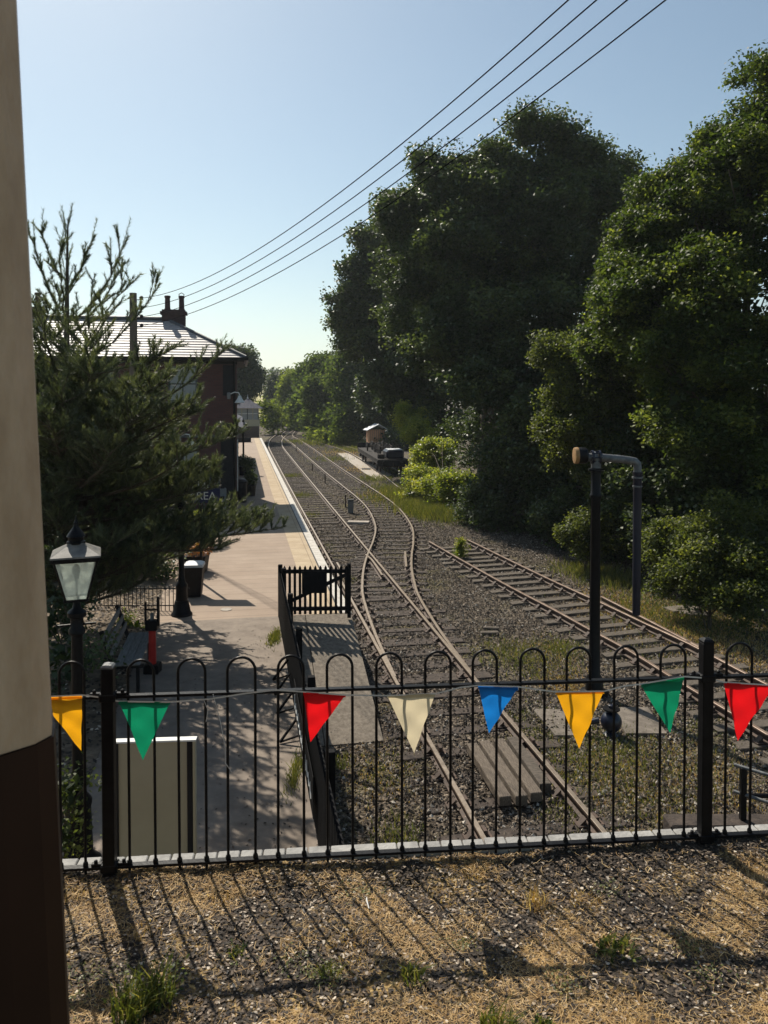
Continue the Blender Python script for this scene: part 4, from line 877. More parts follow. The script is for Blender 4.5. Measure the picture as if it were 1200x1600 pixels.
# low hoop fence behind the garden
t = empty('low_garden_fence', (-6.6, 15.9, PZ), 0, 'low thin black railing behind the bench at the garden edge', 'fence')
for k in range(30): MB().box((k * .085, 0, .26), (.014, .014, .52)).build('bar', M['black'], t)
for z in (.1, .46): MB().box((1.25, 0, z), (2.6, .02, .02)).build('rail', M['black'], t)

# ================================================================== STATION HOUSE
HX = tr(30.9, -.14)   # corner by the platform
HZ = PZ; EV = CAMZ + 1.50 - HZ; DEP = 5.8; HW = 13.0
H = empty('station_house', (HX.x, HX.y, HZ), TA, 'red brick station house with hipped slate roof and chimneys behind the pine', 'house')
m = MB(); m.box((-HW / 2, DEP / 2, EV / 2 - .05), (HW, DEP, EV - .1)); m.build('wall', M['brick'], H)
m = MB(); m.box((-HW / 2, -.006, EV - .12), (HW + .02, .03, .2)).box((.006, DEP / 2, EV - .12), (.03, DEP, .2)).build('frieze', M['blackmatt'], H)
ov = .38; rise = 1.75; z0 = EV; hx = DEP / 2 + ov
def hip_rows():
    m = MB(); n = 15; xl = -HW - ov; yr = DEP / 2
    for i in range(n):
        f0, f1 = i / n, (i + 1) / n; th = .03
        def P(f, side):
            inset = hx * f; z = z0 + rise * f
            if side == 'front': return (Vector((xl + inset, -ov + inset, z)), Vector((ov - inset, -ov + inset, z)))
            if side == 'right': return (Vector((ov - inset, -ov + inset, z)), Vector((ov - inset, DEP + ov - inset, z)))
            if side == 'back': return (Vector((ov - inset, DEP + ov - inset, z)), Vector((xl + inset, DEP + ov - inset, z)))
            return (Vector((xl + inset, DEP + ov - inset, z)), Vector((xl + inset, -ov + inset, z)))
        for sd_ in ('front', 'right', 'back', 'left'):
            a, b = P(f0, sd_); c, d = P(f1, sd_); up = Vector((0, 0, th))
            m.add([a, b, a + up, b + up, d, c], [(0, 1, 3, 2), (2, 3, 4, 5)])
    return m
rf = hip_rows().build('roof', M['slate'], H, fix=False)
m = MB(); m.tube([(-HW - ov + hx, DEP / 2, z0 + rise + .04), (ov - hx, DEP / 2, z0 + rise + .04)], .10, 8)
m.tube([(ov - hx, DEP / 2, z0 + rise + .03), (ov, -ov, z0 + .05)], .07, 8); m.tube([(ov - hx, DEP / 2, z0 + rise + .03), (ov, DEP + ov, z0 + .05)], .07, 8); m.build('ridge_tiles', M['lead'], rf)
m = MB(); m.box((-HW / 2, -ov - .03, z0 - .02), (HW + 2 * ov, .10, .12)).box((ov + .03, DEP / 2, z0 - .02), (.10, DEP + 2 * ov, .12)).build('gutter', M['black'], H)
m = MB(); m.box((-HW / 2, DEP / 2, z0 - .10), (HW + 1.6 * ov, DEP + 1.6 * ov, .04)).build('soffit', M['blackmatt'], H)
def chimney(x, y, pots, w=1.0):
    m = MB(); zt = z0 + rise; m.box((x, y, zt - .1), (w, .5, .9)).box((x, y, zt + .30), (w + .14, .64, .12)).box((x, y, zt + .40), (w, .5, .08)); o = m.build('chimney', M['chim'], rf)
    for dx in pots: MB().lathe([(.13, 0), (.13, .06), (.115, .08), (.105, .52), (.13, .54), (.13, .60), (.09, .62)], (x + dx, y, zt + .43), 12).build('chimney_pot', M['chim'], o, smooth=True)
    return o
M['chim'] = mat('sooty_brick', (.035, .02, .018), (.07, .04, .035), rough=.9, scale=6)
c1 = chimney(-2.62, DEP / 2 + .1, (-.26, .32), .95)
MB().tube([(-2.3 - .10, 3.0, z0 + rise + 1.02), (-2.3 - .10, 3.0, z0 + rise + 1.12), (-2.3, 3.0, z0 + rise + 1.18), (-2.3 + .10, 3.0, z0 + rise + 1.12), (-2.3 + .10, 3.0, z0 + rise + 1.02)], .018, 6).build('pot_cowl', M['black'], c1)
chimney(-8.3, DEP / 2 + .1, (-.25, .25), .95); 
def window(x, z, w, h, mt='blind'):
    f = MB(); f.box((x, -.02, z), (w + .14, .05, h + .14)); o = f.build('window', M['lead'], H); MB().box((x, -.055, z), (w, .02, h)).build('pane', M[mt], o)
    MB().box((x, -.08, z - h / 2 - .1), (w + .3, .16, .08)).build('sill', M['timbergrey'], o); MB().box((x, -.07, z), (w, .02, .035)).box((x, -.07, z), (.03, .02, h)).build('glazing_bar', M['blackmatt'], o)
window(-2.05, 4.95, .95, 1.25); window(-5.2, 4.95, .95, 1.25); window(-8.4, 4.95, .95, 1.25); window(-2.05, 1.7, 1.0, 1.5); window(-5.2, 1.7, 1.0, 1.5)
for z in (1.2, 2.9): MB().box((-HW / 2, -.012, z), (HW, .03, .1)).build('string_course', M['lead'], H)
MB().tube([(.03 - .12, -.06, 0), (-.09, -.06, EV - .1)], .045, 8).build('drain_pipe', M['black'], H)
MB().box((-.35, -.012, 1.7), (.55, .04, 3.4)).build('corner_panel', M['blackmatt'], H)
MB().box((-.3, -.02, 5.1), (.45, .04, 1.2)).build('corner_panel', M['blackmatt'], H)
# doors/windows on platform side
for y in (1.4, 4.2):
    o = MB().box((.01, y, 1.55), (.05, .95, 1.9)).build('window', M['white'], H); MB().box((.04, y, 1.55), (.02, .82, 1.76)).build('pane', M['windowglass'], o)
o = MB().box((.01, 2.8, 1.05), (.05, .95, 2.1)).build('door', M['navy'], H); MB().lathe([(.03, 0), (.03, .05)], (.04, 3.15, 1.05), 8, 'X').build('handle', M['ochre'], o)
# bracket lamp on house corner and lower white lamp
def wall_lamp(label, loc, rz):
    t = empty('wall_lamp', loc, rz, label, 'wall lamp', 'white swan neck lamps on the station house'); MB().tube([(-.35, 0, .05), (-.1, 0, .16), (.06, 0, .14), (.1, 0, .04)], .022, 8).build('bracket', M['white'], t, smooth=True)
    MB().box((-.32, 0, .02), (.14, .12, .26), bev=.02).build('mount', M['timbergrey'], t); MB().lathe([(.05, .03), (.06, 0), (.10, -.10), (.20, -.24), (.19, -.26)], (.1, 0, 0), 14).build('shade', M['white'], t, smooth=True); return t
wall_lamp('white bell shaded lamp on the platform corner of the station house', tr(30.72, -.12, CAMZ + .02), TA); wall_lamp('lower white lamp on the gable of the house among pine branches', tr(30.5, -2.0, 3.9), TA)
# lower range along the platform
Rn = empty('station_building', (*tr(36.9, -.2)[:2], HZ), TA, 'lower dark brick range of the station continuing along the platform', 'building')
MB().box((-2.6, 11, 1.5), (5.2, 22, 3.0)).build('wall', M['brick'], Rn)
MB().prism([(.35, 0, 2.95), (-2.6, 0, 4.4), (-5.5, 0, 2.95)], (0, 22.2, 0)).build('roof', M['slate2'], Rn)
for k in range(4):
    y = 2.5 + k * 5; o = MB().box((.01, y, 1.6), (.05, 1.0, 1.7)).build('window', M['white'], Rn); MB().box((.04, y, 1.6), (.02, .86, 1.56)).build('pane', M['windowglass'], o)
    o = MB().box((.01, y + 2.4, 1.05), (.05, .95, 2.1)).build('door', M['navy'], Rn); MB().lathe([(.03, 0), (.03, .05)], (.04, y + 2.7, 1.05), 8, 'X').build('handle', M['ochre'], o)
# crate at platform end
obj_at(MB().box((0, 0, .2), (1.55, .5, .4)).box((0, -.27, .42), (1.6, .08, .06)), 'storage_box', M['blackmatt'], tr(76.5, .25, PZ), TA, 'long low black box at the far end of the platform', 'box')

# utility pole and wires
pt = px(208, 458, 26); pb = Vector((pt.x, pt.y, PZ))
t = empty('utility_pole', pb, 0, 'tall wooden pole with insulators rising in front of the slate roof', 'utility pole')
MB().tube([(0, 0, -.2), (0, 0, pt.z - pb.z)], [.17, .12], 12).build('pole', M['pole'], t, smooth=True)
wy = (466, 481, 495, 509); att = []
for y in wy:
    q = px(221, y, 26); att.append(q); l = q - pb
    MB().lathe([(.03, -.06), (.07, -.04), (.05, 0), (.07, .03), (.04, .07), (.02, .08)], l, 10).tube([Vector((.1, 0, l.z - .05)), l - Vector((0, 0, .05))], .015, 6).build('insulator', M['blackmatt'], t, smooth=True)
ends = (888, 932, 980, 1040)
for i, (q, xe) in enumerate(zip(att, ends)):
    e = px(xe, 0, 9.0); pts = []
    for k in range(41):
        u = k / 40 * 1.6; p = q.lerp(e, u) ; p.z -= 4 * .72 * u * (1 - u) * (1 if u < 1 else .6); pts.append(p - q)
    o = MB().tube(pts, .0095, 5).build('overhead_wire', M['wire'], smooth=True); o.location = q
    tag(o, ('topmost', 'second', 'third', 'lowest')[i] + ' of the four wires crossing the sky from the wooden pole', 'wire', 'overhead wires')

# ================================================================== SIGNAL BOX
sb = Vector((-15.6, 88, 0)); t = empty('signal_box', sb, R(8), 'small signal box with slate hipped roof and glazed upper floor beyond the platform', 'signal box')
MB().box((0, 0, 1.1), (2.5, 3.2, 2.2)).build('base', M['brickdark'], t); MB().box((0, 0, 2.55), (2.6, 3.3, .75)).build('boarding', M['boardcream'], t)
MB().box((0, 0, 3.55), (2.4, 3.1, 1.3)).build('cabin', M['blind'], t)
for k in range(5): MB().box((-1.22 + k * .61, -1.6, 3.55), (.07, .08, 1.3)).build('window_bar', M['boardcream'] if k % 2 else M['blackmatt'], t)
MB().box((0, -1.6, 3.6), (2.5, .06, .06)).build('window_bar', M['white'], t); MB().box((0, 0, 4.22), (2.75, 3.4, .10)).build('fascia', M['boardcream'], t)
m = MB(); a, b = 1.7, 2.05; m.add([(-a, -b, 4.2), (a, -b, 4.2), (a, b, 4.2), (-a, b, 4.2), (0, -.4, 5.3), (0, .4, 5.3)], [(0, 1, 4), (1, 2, 5, 4), (2, 3, 5), (3, 0, 4, 5), (3, 2, 1, 0)]); m.build('roof', M['slate2'], t)
MB().lathe([(.08, 5.25), (.1, 5.35), (.03, 5.5), (.02, 5.75)], (0, -.4, 0), 8).build('finial', M['white'], t); MB().beam((-1.3, -1.7, 2.2), (-2.3, -1.8, .3), .3, .08).build('stair', M['white'], t)

# ================================================================== HUT AND WAGON
hb = Vector((-.85, 80, 0)); t = empty('lamp_hut', hb, R(14), 'small timber hut with orange boards and pale metal roof behind the wagon', 'hut')
MB().box((0, 0, 1.05), (1.7, 1.5, 2.1)).build('wall', M['hut'], t)
m = MB(); 
for k in range(8): m.box((-.78 + k * .22, -.765, 1.05), (.025, .02, 2.1))
m.build('batten', M['lead'], t); MB().box((.95, -.2, 1.0), (.22, 1.3, 2.0)).build('side_post', M['zinc'], t)
m = MB(); m.prism([(-1.15, -1.0, 2.0), (.1, -1.0, 2.62), (1.0, -1.0, 2.1), (1.0, -1.0, 2.16), (.1, -1.0, 2.70), (-1.15, -1.0, 2.08)], (0, 2.0, 0)); m.build('roof', M['zinc'], t)
wd = (Vector((-1.2, 65.5, 0)) - Vector((.68, 52.6, 0))).normalized(); wang = math.atan2(wd.y, wd.x) - math.pi / 2
t = empty('flat_wagon', (.62, 53.2, .16), wang, 'low dark flat wagon loaded with wheels and machinery on the far siding', 'wagon')
WL = 13.0
MB().box((0, WL / 2, .95), (2.1, WL, .10)).box((-.98, WL / 2, .78), (.1, WL, .26)).box((.98, WL / 2, .78), (.1, WL, .26)).build('deck', M['load'], t)
MB().box((0, -.02, .74), (2.2, .14, .42), bev=.02).build('buffer_beam', M['blackmatt'], t); MB().box((0, WL, 1.15), (2.1, .12, .5)).build('end_board', M['blackmatt'], t)
for sx in (-.6, .6):
    MB().lathe([(.07, 0), (.07, -.22), (.19, -.24), (.19, -.28), (.1, -.30)], (sx, -.08, .74), 16, 'Y').build('buffer', M['black'], t, smooth=True)
MB().tube([(0, -.1, .74), (0, -.2, .70), (0, -.22, .45)], .03, 8).build('coupling', M['rust'], t)
for y in (1.2, 2.9, 9.8, 11.5):
    o = MB().lathe([(.06, -.9), (.06, .9)], (0, y, .42), 10, 'X').build('axle', M['rust'], t)
    for sx in (-.74, .74): MB().lathe([(.38, -.05), (.44, -.045), (.43, .05), (.36, .05), (.34, .02), (.1, .02), (.09, .07)], (sx, y, .42), 24, 'X').build('wheel', M['load'], o, smooth=True)
    for sx in (-.95, .95): MB().box((sx, y, .48), (.14, .32, .28), bev=.03).build('axle_box', M['blackmatt'], o)
lo = empty('machinery_load', Vector((.62, 53.2, .16)) + wd * 1.4 + Vector((0, 0, 1.0)), wang, 'dark boxy machine with pale top on the near end of the wagon', 'machinery')
MB().box((.25, 0, .30), (1.25, 1.9, .58), bev=.12).build('casing', M['navy'], lo); MB().box((.3, 0, .60), (1.0, 1.6, .05), bev=.02).build('top_plate', M['zinc'], lo)
MB().lathe([(.24, 0), (.26, .05), (.26, .3), (.2, .32)], (-.70, -.5, 0), 14).build('drum', M['load'], lo, smooth=True)
for k in range(5):
    w0 = Vector((.62, 53.2, .16)) + wd * (4.2 + k * 1.45) + Vector((random.uniform(-.3, .3), 0, 1.0))
    m = MB(); m.lathe([(.30, -.05), (.36, -.04), (.36, .05), (.28, .05), (.26, .02), (.08, .02)], (-.45, 0, .36), 18, 'X'); m.lathe([(.05, -.6), (.05, .6)], (0, 0, .36), 8, 'X'); m.lathe([(.30, .05), (.36, .04), (.36, -.05), (.28, -.05), (.08, -.04)], (.45, 0, .36), 18, 'X')
    o = m.build('wheelset', M['load'], smooth=True); o.location = w0; o.rotation_euler = (0, 0, wang + random.uniform(-.3, .3)); tag(o, 'spare wheelset lying on the deck of the flat wagon', 'wheelset', 'wheelsets loaded on the flat wagon')
# second buffer-stop timber heap at the right of the wagon
p = g0(652, 735); obj_at(MB().box((0, 0, .35), (.9, 1.6, .6), bev=.05).box((.1, .1, .75), (.5, .9, .2), rz=.4, bev=.03), 'scrap_heap', M['load'], (p.x, p.y, 0), .3, 'dark heap of old iron right of the wagon end', 'scrap')

# ================================================================== PINE
random.seed(21)
pb = Vector((-5.8, 14.0, PZ)); PT = empty('pine_tree', pb, 0, 'big dark pine with bare upright leaders at the left in front of the house', 'pine tree')
br = MB(); shoots = []
br.tube([(0, 0, -.2), (.05, 0, 2.5), (.02, 0, 5.0), (.06, 0, 7.2), (.08, 0, 7.7)], [.15, .11, .06, .018, .007], 10)
def limb(z0, az, L, rise_, thick, dens=1.0, droop=0):
    a = Vector((0, 0, z0)); dx, dy = math.cos(az), math.sin(az); n = 9; pts = []
    for i in range(n + 1):
        f = i / n; z = z0 + rise_ * (f ** 1.7) - droop * math.sin(f * math.pi) * .5
        pts.append(Vector((dx * L * f + random.uniform(-.05, .05) * f, dy * L * f + random.uniform(-.05, .05) * f, z)))
    br.tube(pts, [thick * (1 - .88 * i / n) for i in range(n + 1)], 6)
    k = int(L * 9 * dens)
    for j in range(k):
        f = .12 + .88 * (j + random.random()) / k; i = min(n - 1, int(f * n)); p = pts[i].lerp(pts[i + 1], f * n - i); d = (pts[i + 1] - pts[i]).normalized()
        side = Vector((-dy, dx, 0)) * random.choice((-1, 1)); sl = (.30 + .55 * random.random()) * (1.15 - .55 * f) * min(1, L)
        dd = (d * random.uniform(.5, 1.0) + side * random.uniform(.3, 1.0) + Vector((0, 0, random.uniform(-.15, .75)))).normalized(); q = p + dd * sl; q.z += sl * .15
        br.tube([p, p.lerp(q, .5) + Vector((0, 0, -.02)), q], [.008, .006, .003], 4)
        shoots.append((p.lerp(q, .25), q, .055)); 
        for _ in range(4 if dens > .8 else 3):
            g = random.uniform(.25, 1); s0 = p.lerp(q, g); e = s0 + (dd * .6 + Vector((random.uniform(-.7, .7), random.uniform(-.7, .7), random.uniform(.1, 1.0)))).normalized() * random.uniform(.14, .30); shoots.append((s0, e, .055))
    for i in range(n):
        if i / n > .35 or dens < .8: shoots.append((pts[i], pts[i + 1], .05)); shoots.append((pts[i].lerp(pts[i + 1], .3), pts[i + 1], .05))
    e = pts[-1] + (pts[-1] - pts[-2]).normalized() * .1 + Vector((0, 0, .22)); shoots.append((pts[-2], e, .05))
def prof(z):
    P = [(1.0, 1.9), (1.9, 2.9), (2.6, 3.0), (3.6, 2.6), (4.6, 2.0), (5.2, 1.6), (6.0, 1.3), (6.8, .95), (7.6, .3)]
    for (a, b), (c, d) in zip(P, P[1:]):
        if a <= z <= c: return b + (d - b) * (z - a) / (c - a)
    return .3
z = .75
while z < 4.15:
    n = 9
    for k in range(n):
        az = random.uniform(0, 6.28); limb(z + random.uniform(-.1, .1), az, prof(z + .5) * random.uniform(.7, 1.0), random.uniform(.3, .9), .045)
    z += .36
# explicit limbs that reach over the path and up past the roof
limb(1.75, R(-8), 3.75, .35, .06, 1.3); limb(1.9, R(3), 3.3, .25, .05, 1.2); limb(1.7, R(-22), 3.3, .2, .05, 1.2)
limb(2.9, R(-50), 3.4, 1.0, .05, 1.3); limb(3.3, R(-55), 4.2, .9, .05, 1.5); limb(3.8, R(-50), 3.9, .8, .05, 1.5); limb(2.8, R(-60), 4.2, .9, .05, 1.5); limb(4.1, R(-62), 3.7, .7, .05, 1.5); limb(3.5, R(-44), 4.0, .7, .05, 1.4); limb(3.1, R(-70), 4.0, 1.0, .05, 1.4); limb(3.4, R(-68), 3.2, 1.1, .05, 1.3); limb(3.9, R(-42), 3.0, 1.2, .05, 1.3); limb(4.2, R(-60), 2.7, 1.2, .05, 1.3); limb(3.6, R(-85), 3.0, 1.0, .05, 1.2); limb(2.6, R(-38), 3.3, .8, .05, 1.2);  limb(4.6, R(-75), 2.3, 1.0, .04, 1.2); limb(3.0, R(-5), 3.1, .75, .05, 1.1); limb(3.7, R(0), 2.9, 1.6, .04, .7); limb(3.2, R(-25), 2.7, .9, .05); limb(2.4, R(-12), 3.0, .5, .05, 1.1)  # most camera-side limbs here are added to deepen the shadow on the path
for z, az, L, ri in ((5.0, 0, 1.75, 1.5), (5.5, 175, 1.1, 1.5), (5.2, 200, 1.2, 1.4), (5.8, -10, 1.25, 1.5), (6.0, 170, .65, 1.35), (6.4, 10, .5, 1.0), (6.6, 185, .4, .9), (5.6, 60, 1.2, 1.3), (5.7, -70, 1.2, 1.3), (5.1, -35, 1.7, 1.3), (5.2, 120, 1.5, 1.3), (5.0, 250, 1.5, 1.2)): limb(z, R(az), L, ri, .017, .55)
for k in range(16):
    z = 6.0 + k * .1; az = random.uniform(0, 6.28); e = Vector((math.cos(az) * .16, math.sin(az) * .1, z + .42)); shoots.append((Vector((.04, 0, z)), e, .045))
shoots.append((Vector((.06, 0, 7.0)), Vector((.08, 0, 7.65)), .05)); shoots.append((Vector((.06, 0, 7.4)), Vector((-.12, .1, 7.82)), .045)); shoots.append((Vector((.06, 0, 7.5)), Vector((.16, .0, 7.95)), .045))
br.build('trunk', M['bark'], PT, smooth=True)
S0 = np.array([tuple(a) for a, b, c in shoots]); S1 = np.array([tuple(b) for a, b, c in shoots])
per = 74; ns = len(S0); f = np.tile(np.linspace(0, 1, per), ns)[:, None]; A = np.repeat(S0, per, 0); D = np.repeat(S1 - S0, per, 0); Ln = np.linalg.norm(D, axis=1, keepdims=True); dn = D / (Ln + 1e-9)
rd = rand_dirs(ns * per); rd -= dn * (rd * dn).sum(1, keepdims=True); rd /= np.linalg.norm(rd, axis=1, keepdims=True) + 1e-9
P0 = A + D * f; nd = dn * RNG.uniform(.6, 1.1, (ns * per, 1)) + rd * RNG.uniform(.45, .8, (ns * per, 1)); P1 = P0 + nd * RNG.uniform(.045, .085, (ns * per, 1)); sw = np.cross(nd, rand_dirs(ns * per)); sw /= np.linalg.norm(sw, axis=1, keepdims=True) + 1e-9; sw *= .0050
V = np.stack([P0 - sw, P0 + sw, P1], 1).reshape(-1, 3); np_mesh('needles', V, 3, M['needle'], PT, np.repeat(RNG.random(ns), per) * .8 + RNG.random(ns * per) * .2)
print('pine shoots', ns)

# garden shrubs at the left
def bush(name, label, blobs, leaf, size, dens, per_, sig, group=None, cat='bush', zmin=.02):
    c = Vector((blobs[0][0], blobs[0][1], 0)); return tree(name, label, cat, c, blobs, leaf, size, dens, per_, sig, .05, group, zmin=zmin, limbs=True)
bush('garden_shrub', 'dark shrub filling the garden behind the near lamp post', [blob(110, 1030, 60, 10.5), blob(85, 970, 55, 11)], M['oak'], .07, 5, 60, .14, 'garden shrubs at the left')
bush('garden_shrub', 'low shrub at the foot of the near lamp beside the board', [blob(110, 1240, 45, 6.9), blob(90, 1310, 40, 6.6)], M['ash'], .045, 12, 50, .08, 'garden shrubs at the left')
bush('garden_shrub', 'yellow green shrub behind the bench backrest', [blob(215, 985, 24, 14.6), blob(195, 975, 18, 14.8)], M['bramble'], .05, 9, 50, .08, 'garden shrubs at the left')
bush('garden_shrub', 'dark hedge mass under the pine before the house wall', [blob(200, 870, 80, 19), blob(130, 860, 80, 19), blob(80, 800, 80, 20)], M['oak'], .10, 3, 50, .22, 'garden shrubs at the left')
x = RNG.uniform(-6.6, -2.9, 9000); y = RNG.uniform(5, 17, 9000); k = (x * CA + y * SA) < -1.7; P = np.column_stack([x[k], y[k], PZ + .11 + RNG.uniform(-.03, .03, k.sum())])
o = np_mesh('garden_litter', leaf_quads(P, .07, up=1.5), 4, M['litter'], None, RNG.random(len(P))); tag(o, 'brown fallen leaves over the garden bed by the bench', 'leaf litter', kind='stuff')
x = RNG.uniform(-.02, 1, 400)
P = np.array([tuple(tr(random.uniform(6, 15), .45 + random.gauss(0, .35) if random.random() < .5 else random.uniform(-1.6, .6), PZ + .008)) for _ in range(420)])
o = np_mesh('path_litter', leaf_quads(P, .035, up=2.5), 4, M['litter'], None, RNG.random(len(P)) * .8); tag(o, 'scattered dead leaves on the platform path', 'leaf litter', kind='stuff')

# ================================================================== BROADLEAF TREES
OG = 'big trees along the right side of the yard'
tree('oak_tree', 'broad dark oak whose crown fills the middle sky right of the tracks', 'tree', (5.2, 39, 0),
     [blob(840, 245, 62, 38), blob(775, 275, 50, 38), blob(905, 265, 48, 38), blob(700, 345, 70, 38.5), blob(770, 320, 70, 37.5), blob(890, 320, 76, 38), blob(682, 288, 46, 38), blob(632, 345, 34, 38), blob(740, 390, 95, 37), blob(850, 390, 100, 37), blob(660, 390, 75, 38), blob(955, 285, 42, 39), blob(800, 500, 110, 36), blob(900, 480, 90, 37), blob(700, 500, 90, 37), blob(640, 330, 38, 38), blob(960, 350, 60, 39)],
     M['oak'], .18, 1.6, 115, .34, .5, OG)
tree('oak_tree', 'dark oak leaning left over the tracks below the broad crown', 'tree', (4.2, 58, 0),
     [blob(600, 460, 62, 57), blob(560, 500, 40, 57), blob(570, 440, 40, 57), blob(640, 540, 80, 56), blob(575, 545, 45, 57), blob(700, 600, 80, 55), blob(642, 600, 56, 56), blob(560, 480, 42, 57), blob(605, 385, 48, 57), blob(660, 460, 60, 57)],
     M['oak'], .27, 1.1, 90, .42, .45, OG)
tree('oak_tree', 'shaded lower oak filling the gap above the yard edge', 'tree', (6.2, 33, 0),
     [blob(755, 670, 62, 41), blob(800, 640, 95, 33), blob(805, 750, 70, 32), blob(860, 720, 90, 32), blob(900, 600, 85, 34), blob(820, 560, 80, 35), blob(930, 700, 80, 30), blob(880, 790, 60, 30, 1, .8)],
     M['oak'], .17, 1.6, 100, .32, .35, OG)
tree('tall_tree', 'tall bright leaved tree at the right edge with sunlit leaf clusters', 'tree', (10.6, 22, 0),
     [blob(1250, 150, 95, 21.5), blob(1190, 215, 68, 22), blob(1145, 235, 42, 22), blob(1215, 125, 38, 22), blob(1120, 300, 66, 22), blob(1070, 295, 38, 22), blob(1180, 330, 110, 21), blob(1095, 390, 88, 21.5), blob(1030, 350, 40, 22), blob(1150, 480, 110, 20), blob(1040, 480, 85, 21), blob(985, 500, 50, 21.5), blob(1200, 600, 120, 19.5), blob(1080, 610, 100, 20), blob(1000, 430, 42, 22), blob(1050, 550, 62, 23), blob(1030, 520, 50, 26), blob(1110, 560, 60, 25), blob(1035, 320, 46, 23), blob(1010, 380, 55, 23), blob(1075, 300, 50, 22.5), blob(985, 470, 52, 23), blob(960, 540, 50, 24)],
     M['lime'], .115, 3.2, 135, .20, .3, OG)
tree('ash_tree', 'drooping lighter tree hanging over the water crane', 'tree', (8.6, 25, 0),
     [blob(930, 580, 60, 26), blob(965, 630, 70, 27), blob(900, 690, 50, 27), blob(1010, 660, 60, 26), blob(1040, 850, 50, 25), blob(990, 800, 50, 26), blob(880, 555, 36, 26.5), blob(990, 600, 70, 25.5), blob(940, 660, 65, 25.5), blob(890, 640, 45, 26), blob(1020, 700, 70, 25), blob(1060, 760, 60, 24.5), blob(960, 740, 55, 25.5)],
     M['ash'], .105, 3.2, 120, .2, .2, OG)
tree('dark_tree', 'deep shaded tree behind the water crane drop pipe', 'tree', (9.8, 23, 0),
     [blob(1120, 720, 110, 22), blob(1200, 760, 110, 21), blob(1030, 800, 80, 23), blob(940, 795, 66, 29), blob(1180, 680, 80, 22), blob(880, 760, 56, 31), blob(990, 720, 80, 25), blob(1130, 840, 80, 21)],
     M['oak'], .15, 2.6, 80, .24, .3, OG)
BG = 'undergrowth along the yard edge'
bush('ivy_bush', 'dense grey green ivy bank at the right beside the broken slabs', [blob(1110, 890, 62, 18), blob(1170, 900, 65, 17.5), blob(1060, 860, 45, 19), blob(1200, 850, 70, 18), blob(1040, 905, 32, 19), blob(1130, 830, 60, 18.5), blob(1085, 930, 34, 18, 1.3, .6), blob(1140, 945, 34, 17, 1.3, .6), blob(1030, 830, 40, 20)], M['ash'], .085, 5, 75, .15, BG)
bush('bramble_bush', 'sunlit yellow green bramble bank beyond the curve', [blob(698, 768, 38, 38, 1.4, .7), blob(668, 752, 34, 41, 1.4, .7), blob(716, 762, 26, 37, 1, .7), blob(668, 715, 24, 45), blob(640, 776, 15, 40), blob(690, 705, 24, 44)], M['bramble'], .13, 3, 70, .22, BG)
bush('dark_bush', 'dark low bush under the oaks at the gravel edge', [blob(760, 790, 40, 33), blob(820, 800, 45, 31), blob(748, 790, 28, 33), blob(880, 820, 45, 28), blob(950, 850, 40, 26)], M['oak'], .12, 3, 60, .22, BG)
bush('leafy_bush', 'grey leaved bush behind the water crane column', [blob(915, 830, 38, 24), blob(950, 820, 34, 24), blob(985, 840, 30, 23)], M['ash'], .09, 5, 60, .15, BG)
bush('young_bush', 'light green sapling beside the machinery on the wagon', [blob(655, 680, 26, 50), blob(640, 650, 22, 52)], M['bramble'], .13, 3, 60, .2, BG)
p = g0(719, 866); bush('weed_plant', 'bushy green weed growing at the end of the siding', [blob(719, 856, 10, p.y), blob(718, 865, 10, p.y), blob(720, 846, 7, p.y)], M['bramble'], .055, 40, 35, .07, BG, cat='weed')
DG = 'distant trees beyond the tracks'
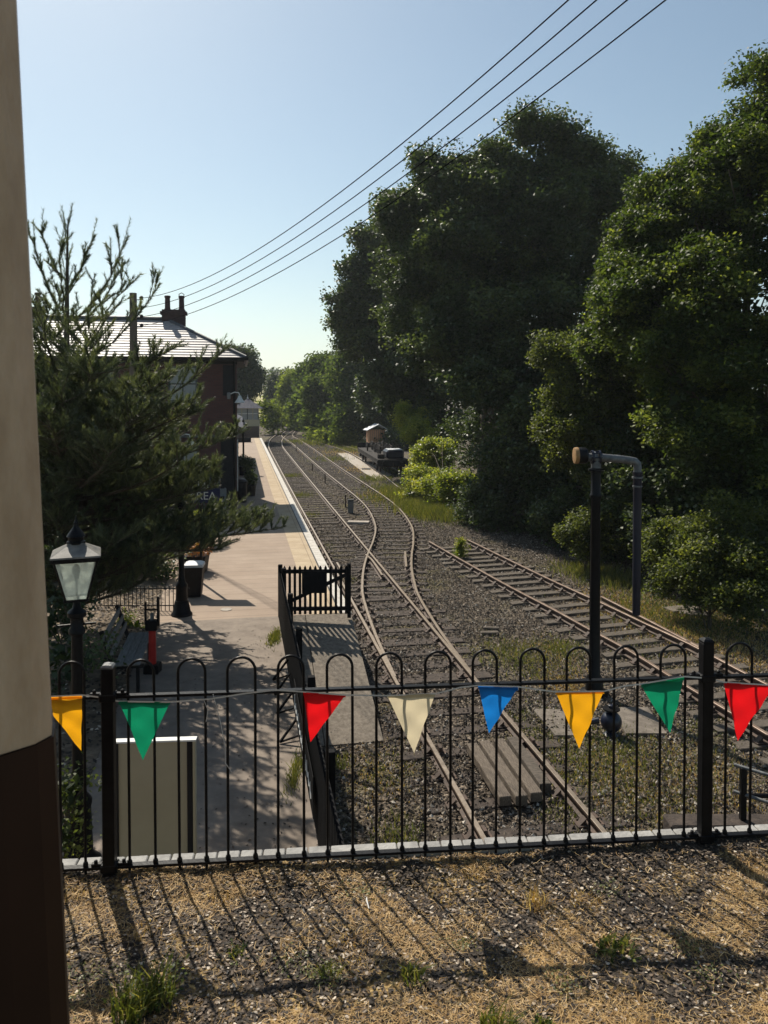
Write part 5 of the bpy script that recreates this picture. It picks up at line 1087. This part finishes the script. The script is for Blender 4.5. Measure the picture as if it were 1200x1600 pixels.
far = [('dark tree standing behind the station house corner', 'oak', [blob(381, 577, 22, 95), blob(368, 565, 22, 95), blob(372, 608, 25, 95), blob(386, 592, 13, 95)]),
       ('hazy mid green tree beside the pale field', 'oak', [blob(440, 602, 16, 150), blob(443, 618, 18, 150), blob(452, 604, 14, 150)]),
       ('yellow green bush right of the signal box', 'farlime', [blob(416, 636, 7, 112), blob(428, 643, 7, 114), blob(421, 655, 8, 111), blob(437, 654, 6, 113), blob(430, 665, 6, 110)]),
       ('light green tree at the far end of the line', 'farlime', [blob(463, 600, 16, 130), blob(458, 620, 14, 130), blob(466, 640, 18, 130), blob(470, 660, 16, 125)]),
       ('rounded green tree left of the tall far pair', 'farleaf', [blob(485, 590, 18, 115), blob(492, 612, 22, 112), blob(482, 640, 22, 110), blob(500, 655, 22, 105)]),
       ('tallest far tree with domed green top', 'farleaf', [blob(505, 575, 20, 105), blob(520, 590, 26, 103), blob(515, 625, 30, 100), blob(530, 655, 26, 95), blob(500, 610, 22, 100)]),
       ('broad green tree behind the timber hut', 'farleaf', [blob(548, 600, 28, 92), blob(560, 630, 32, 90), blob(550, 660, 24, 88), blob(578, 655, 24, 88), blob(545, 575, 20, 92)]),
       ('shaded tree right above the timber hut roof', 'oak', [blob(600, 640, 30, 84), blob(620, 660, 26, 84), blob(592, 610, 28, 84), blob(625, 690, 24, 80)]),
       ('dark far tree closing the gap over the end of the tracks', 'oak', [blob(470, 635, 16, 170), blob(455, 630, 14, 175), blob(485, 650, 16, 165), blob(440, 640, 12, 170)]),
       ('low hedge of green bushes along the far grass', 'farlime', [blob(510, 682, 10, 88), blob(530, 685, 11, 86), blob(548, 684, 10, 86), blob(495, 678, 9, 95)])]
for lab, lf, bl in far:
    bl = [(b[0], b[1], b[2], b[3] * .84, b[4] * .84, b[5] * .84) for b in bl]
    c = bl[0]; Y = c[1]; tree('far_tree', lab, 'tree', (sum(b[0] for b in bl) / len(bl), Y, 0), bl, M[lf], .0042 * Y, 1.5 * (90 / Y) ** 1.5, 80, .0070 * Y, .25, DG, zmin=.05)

# ================================================================== HAZE
hz = MB().box((0, 1210, 61), (2900, 2480, 124)).build('haze', [bpy.data.materials.new('haze')]); hz['kind'] = 'stuff'; hz['label'] = 'thin pale summer haze over the whole view'
hm_ = hz.data.materials[0]; hm_.use_nodes = True; N, L = nodes(hm_); N.remove(N['Principled BSDF']); pv = N.new('ShaderNodeVolumePrincipled')
pv.inputs['Color'].default_value = (.86, .92, 1, 1); pv.inputs['Density'].default_value = .0003; pv.inputs['Anisotropy'].default_value = .45; L.new(pv.outputs[0], N['Material Output'].inputs['Volume'])
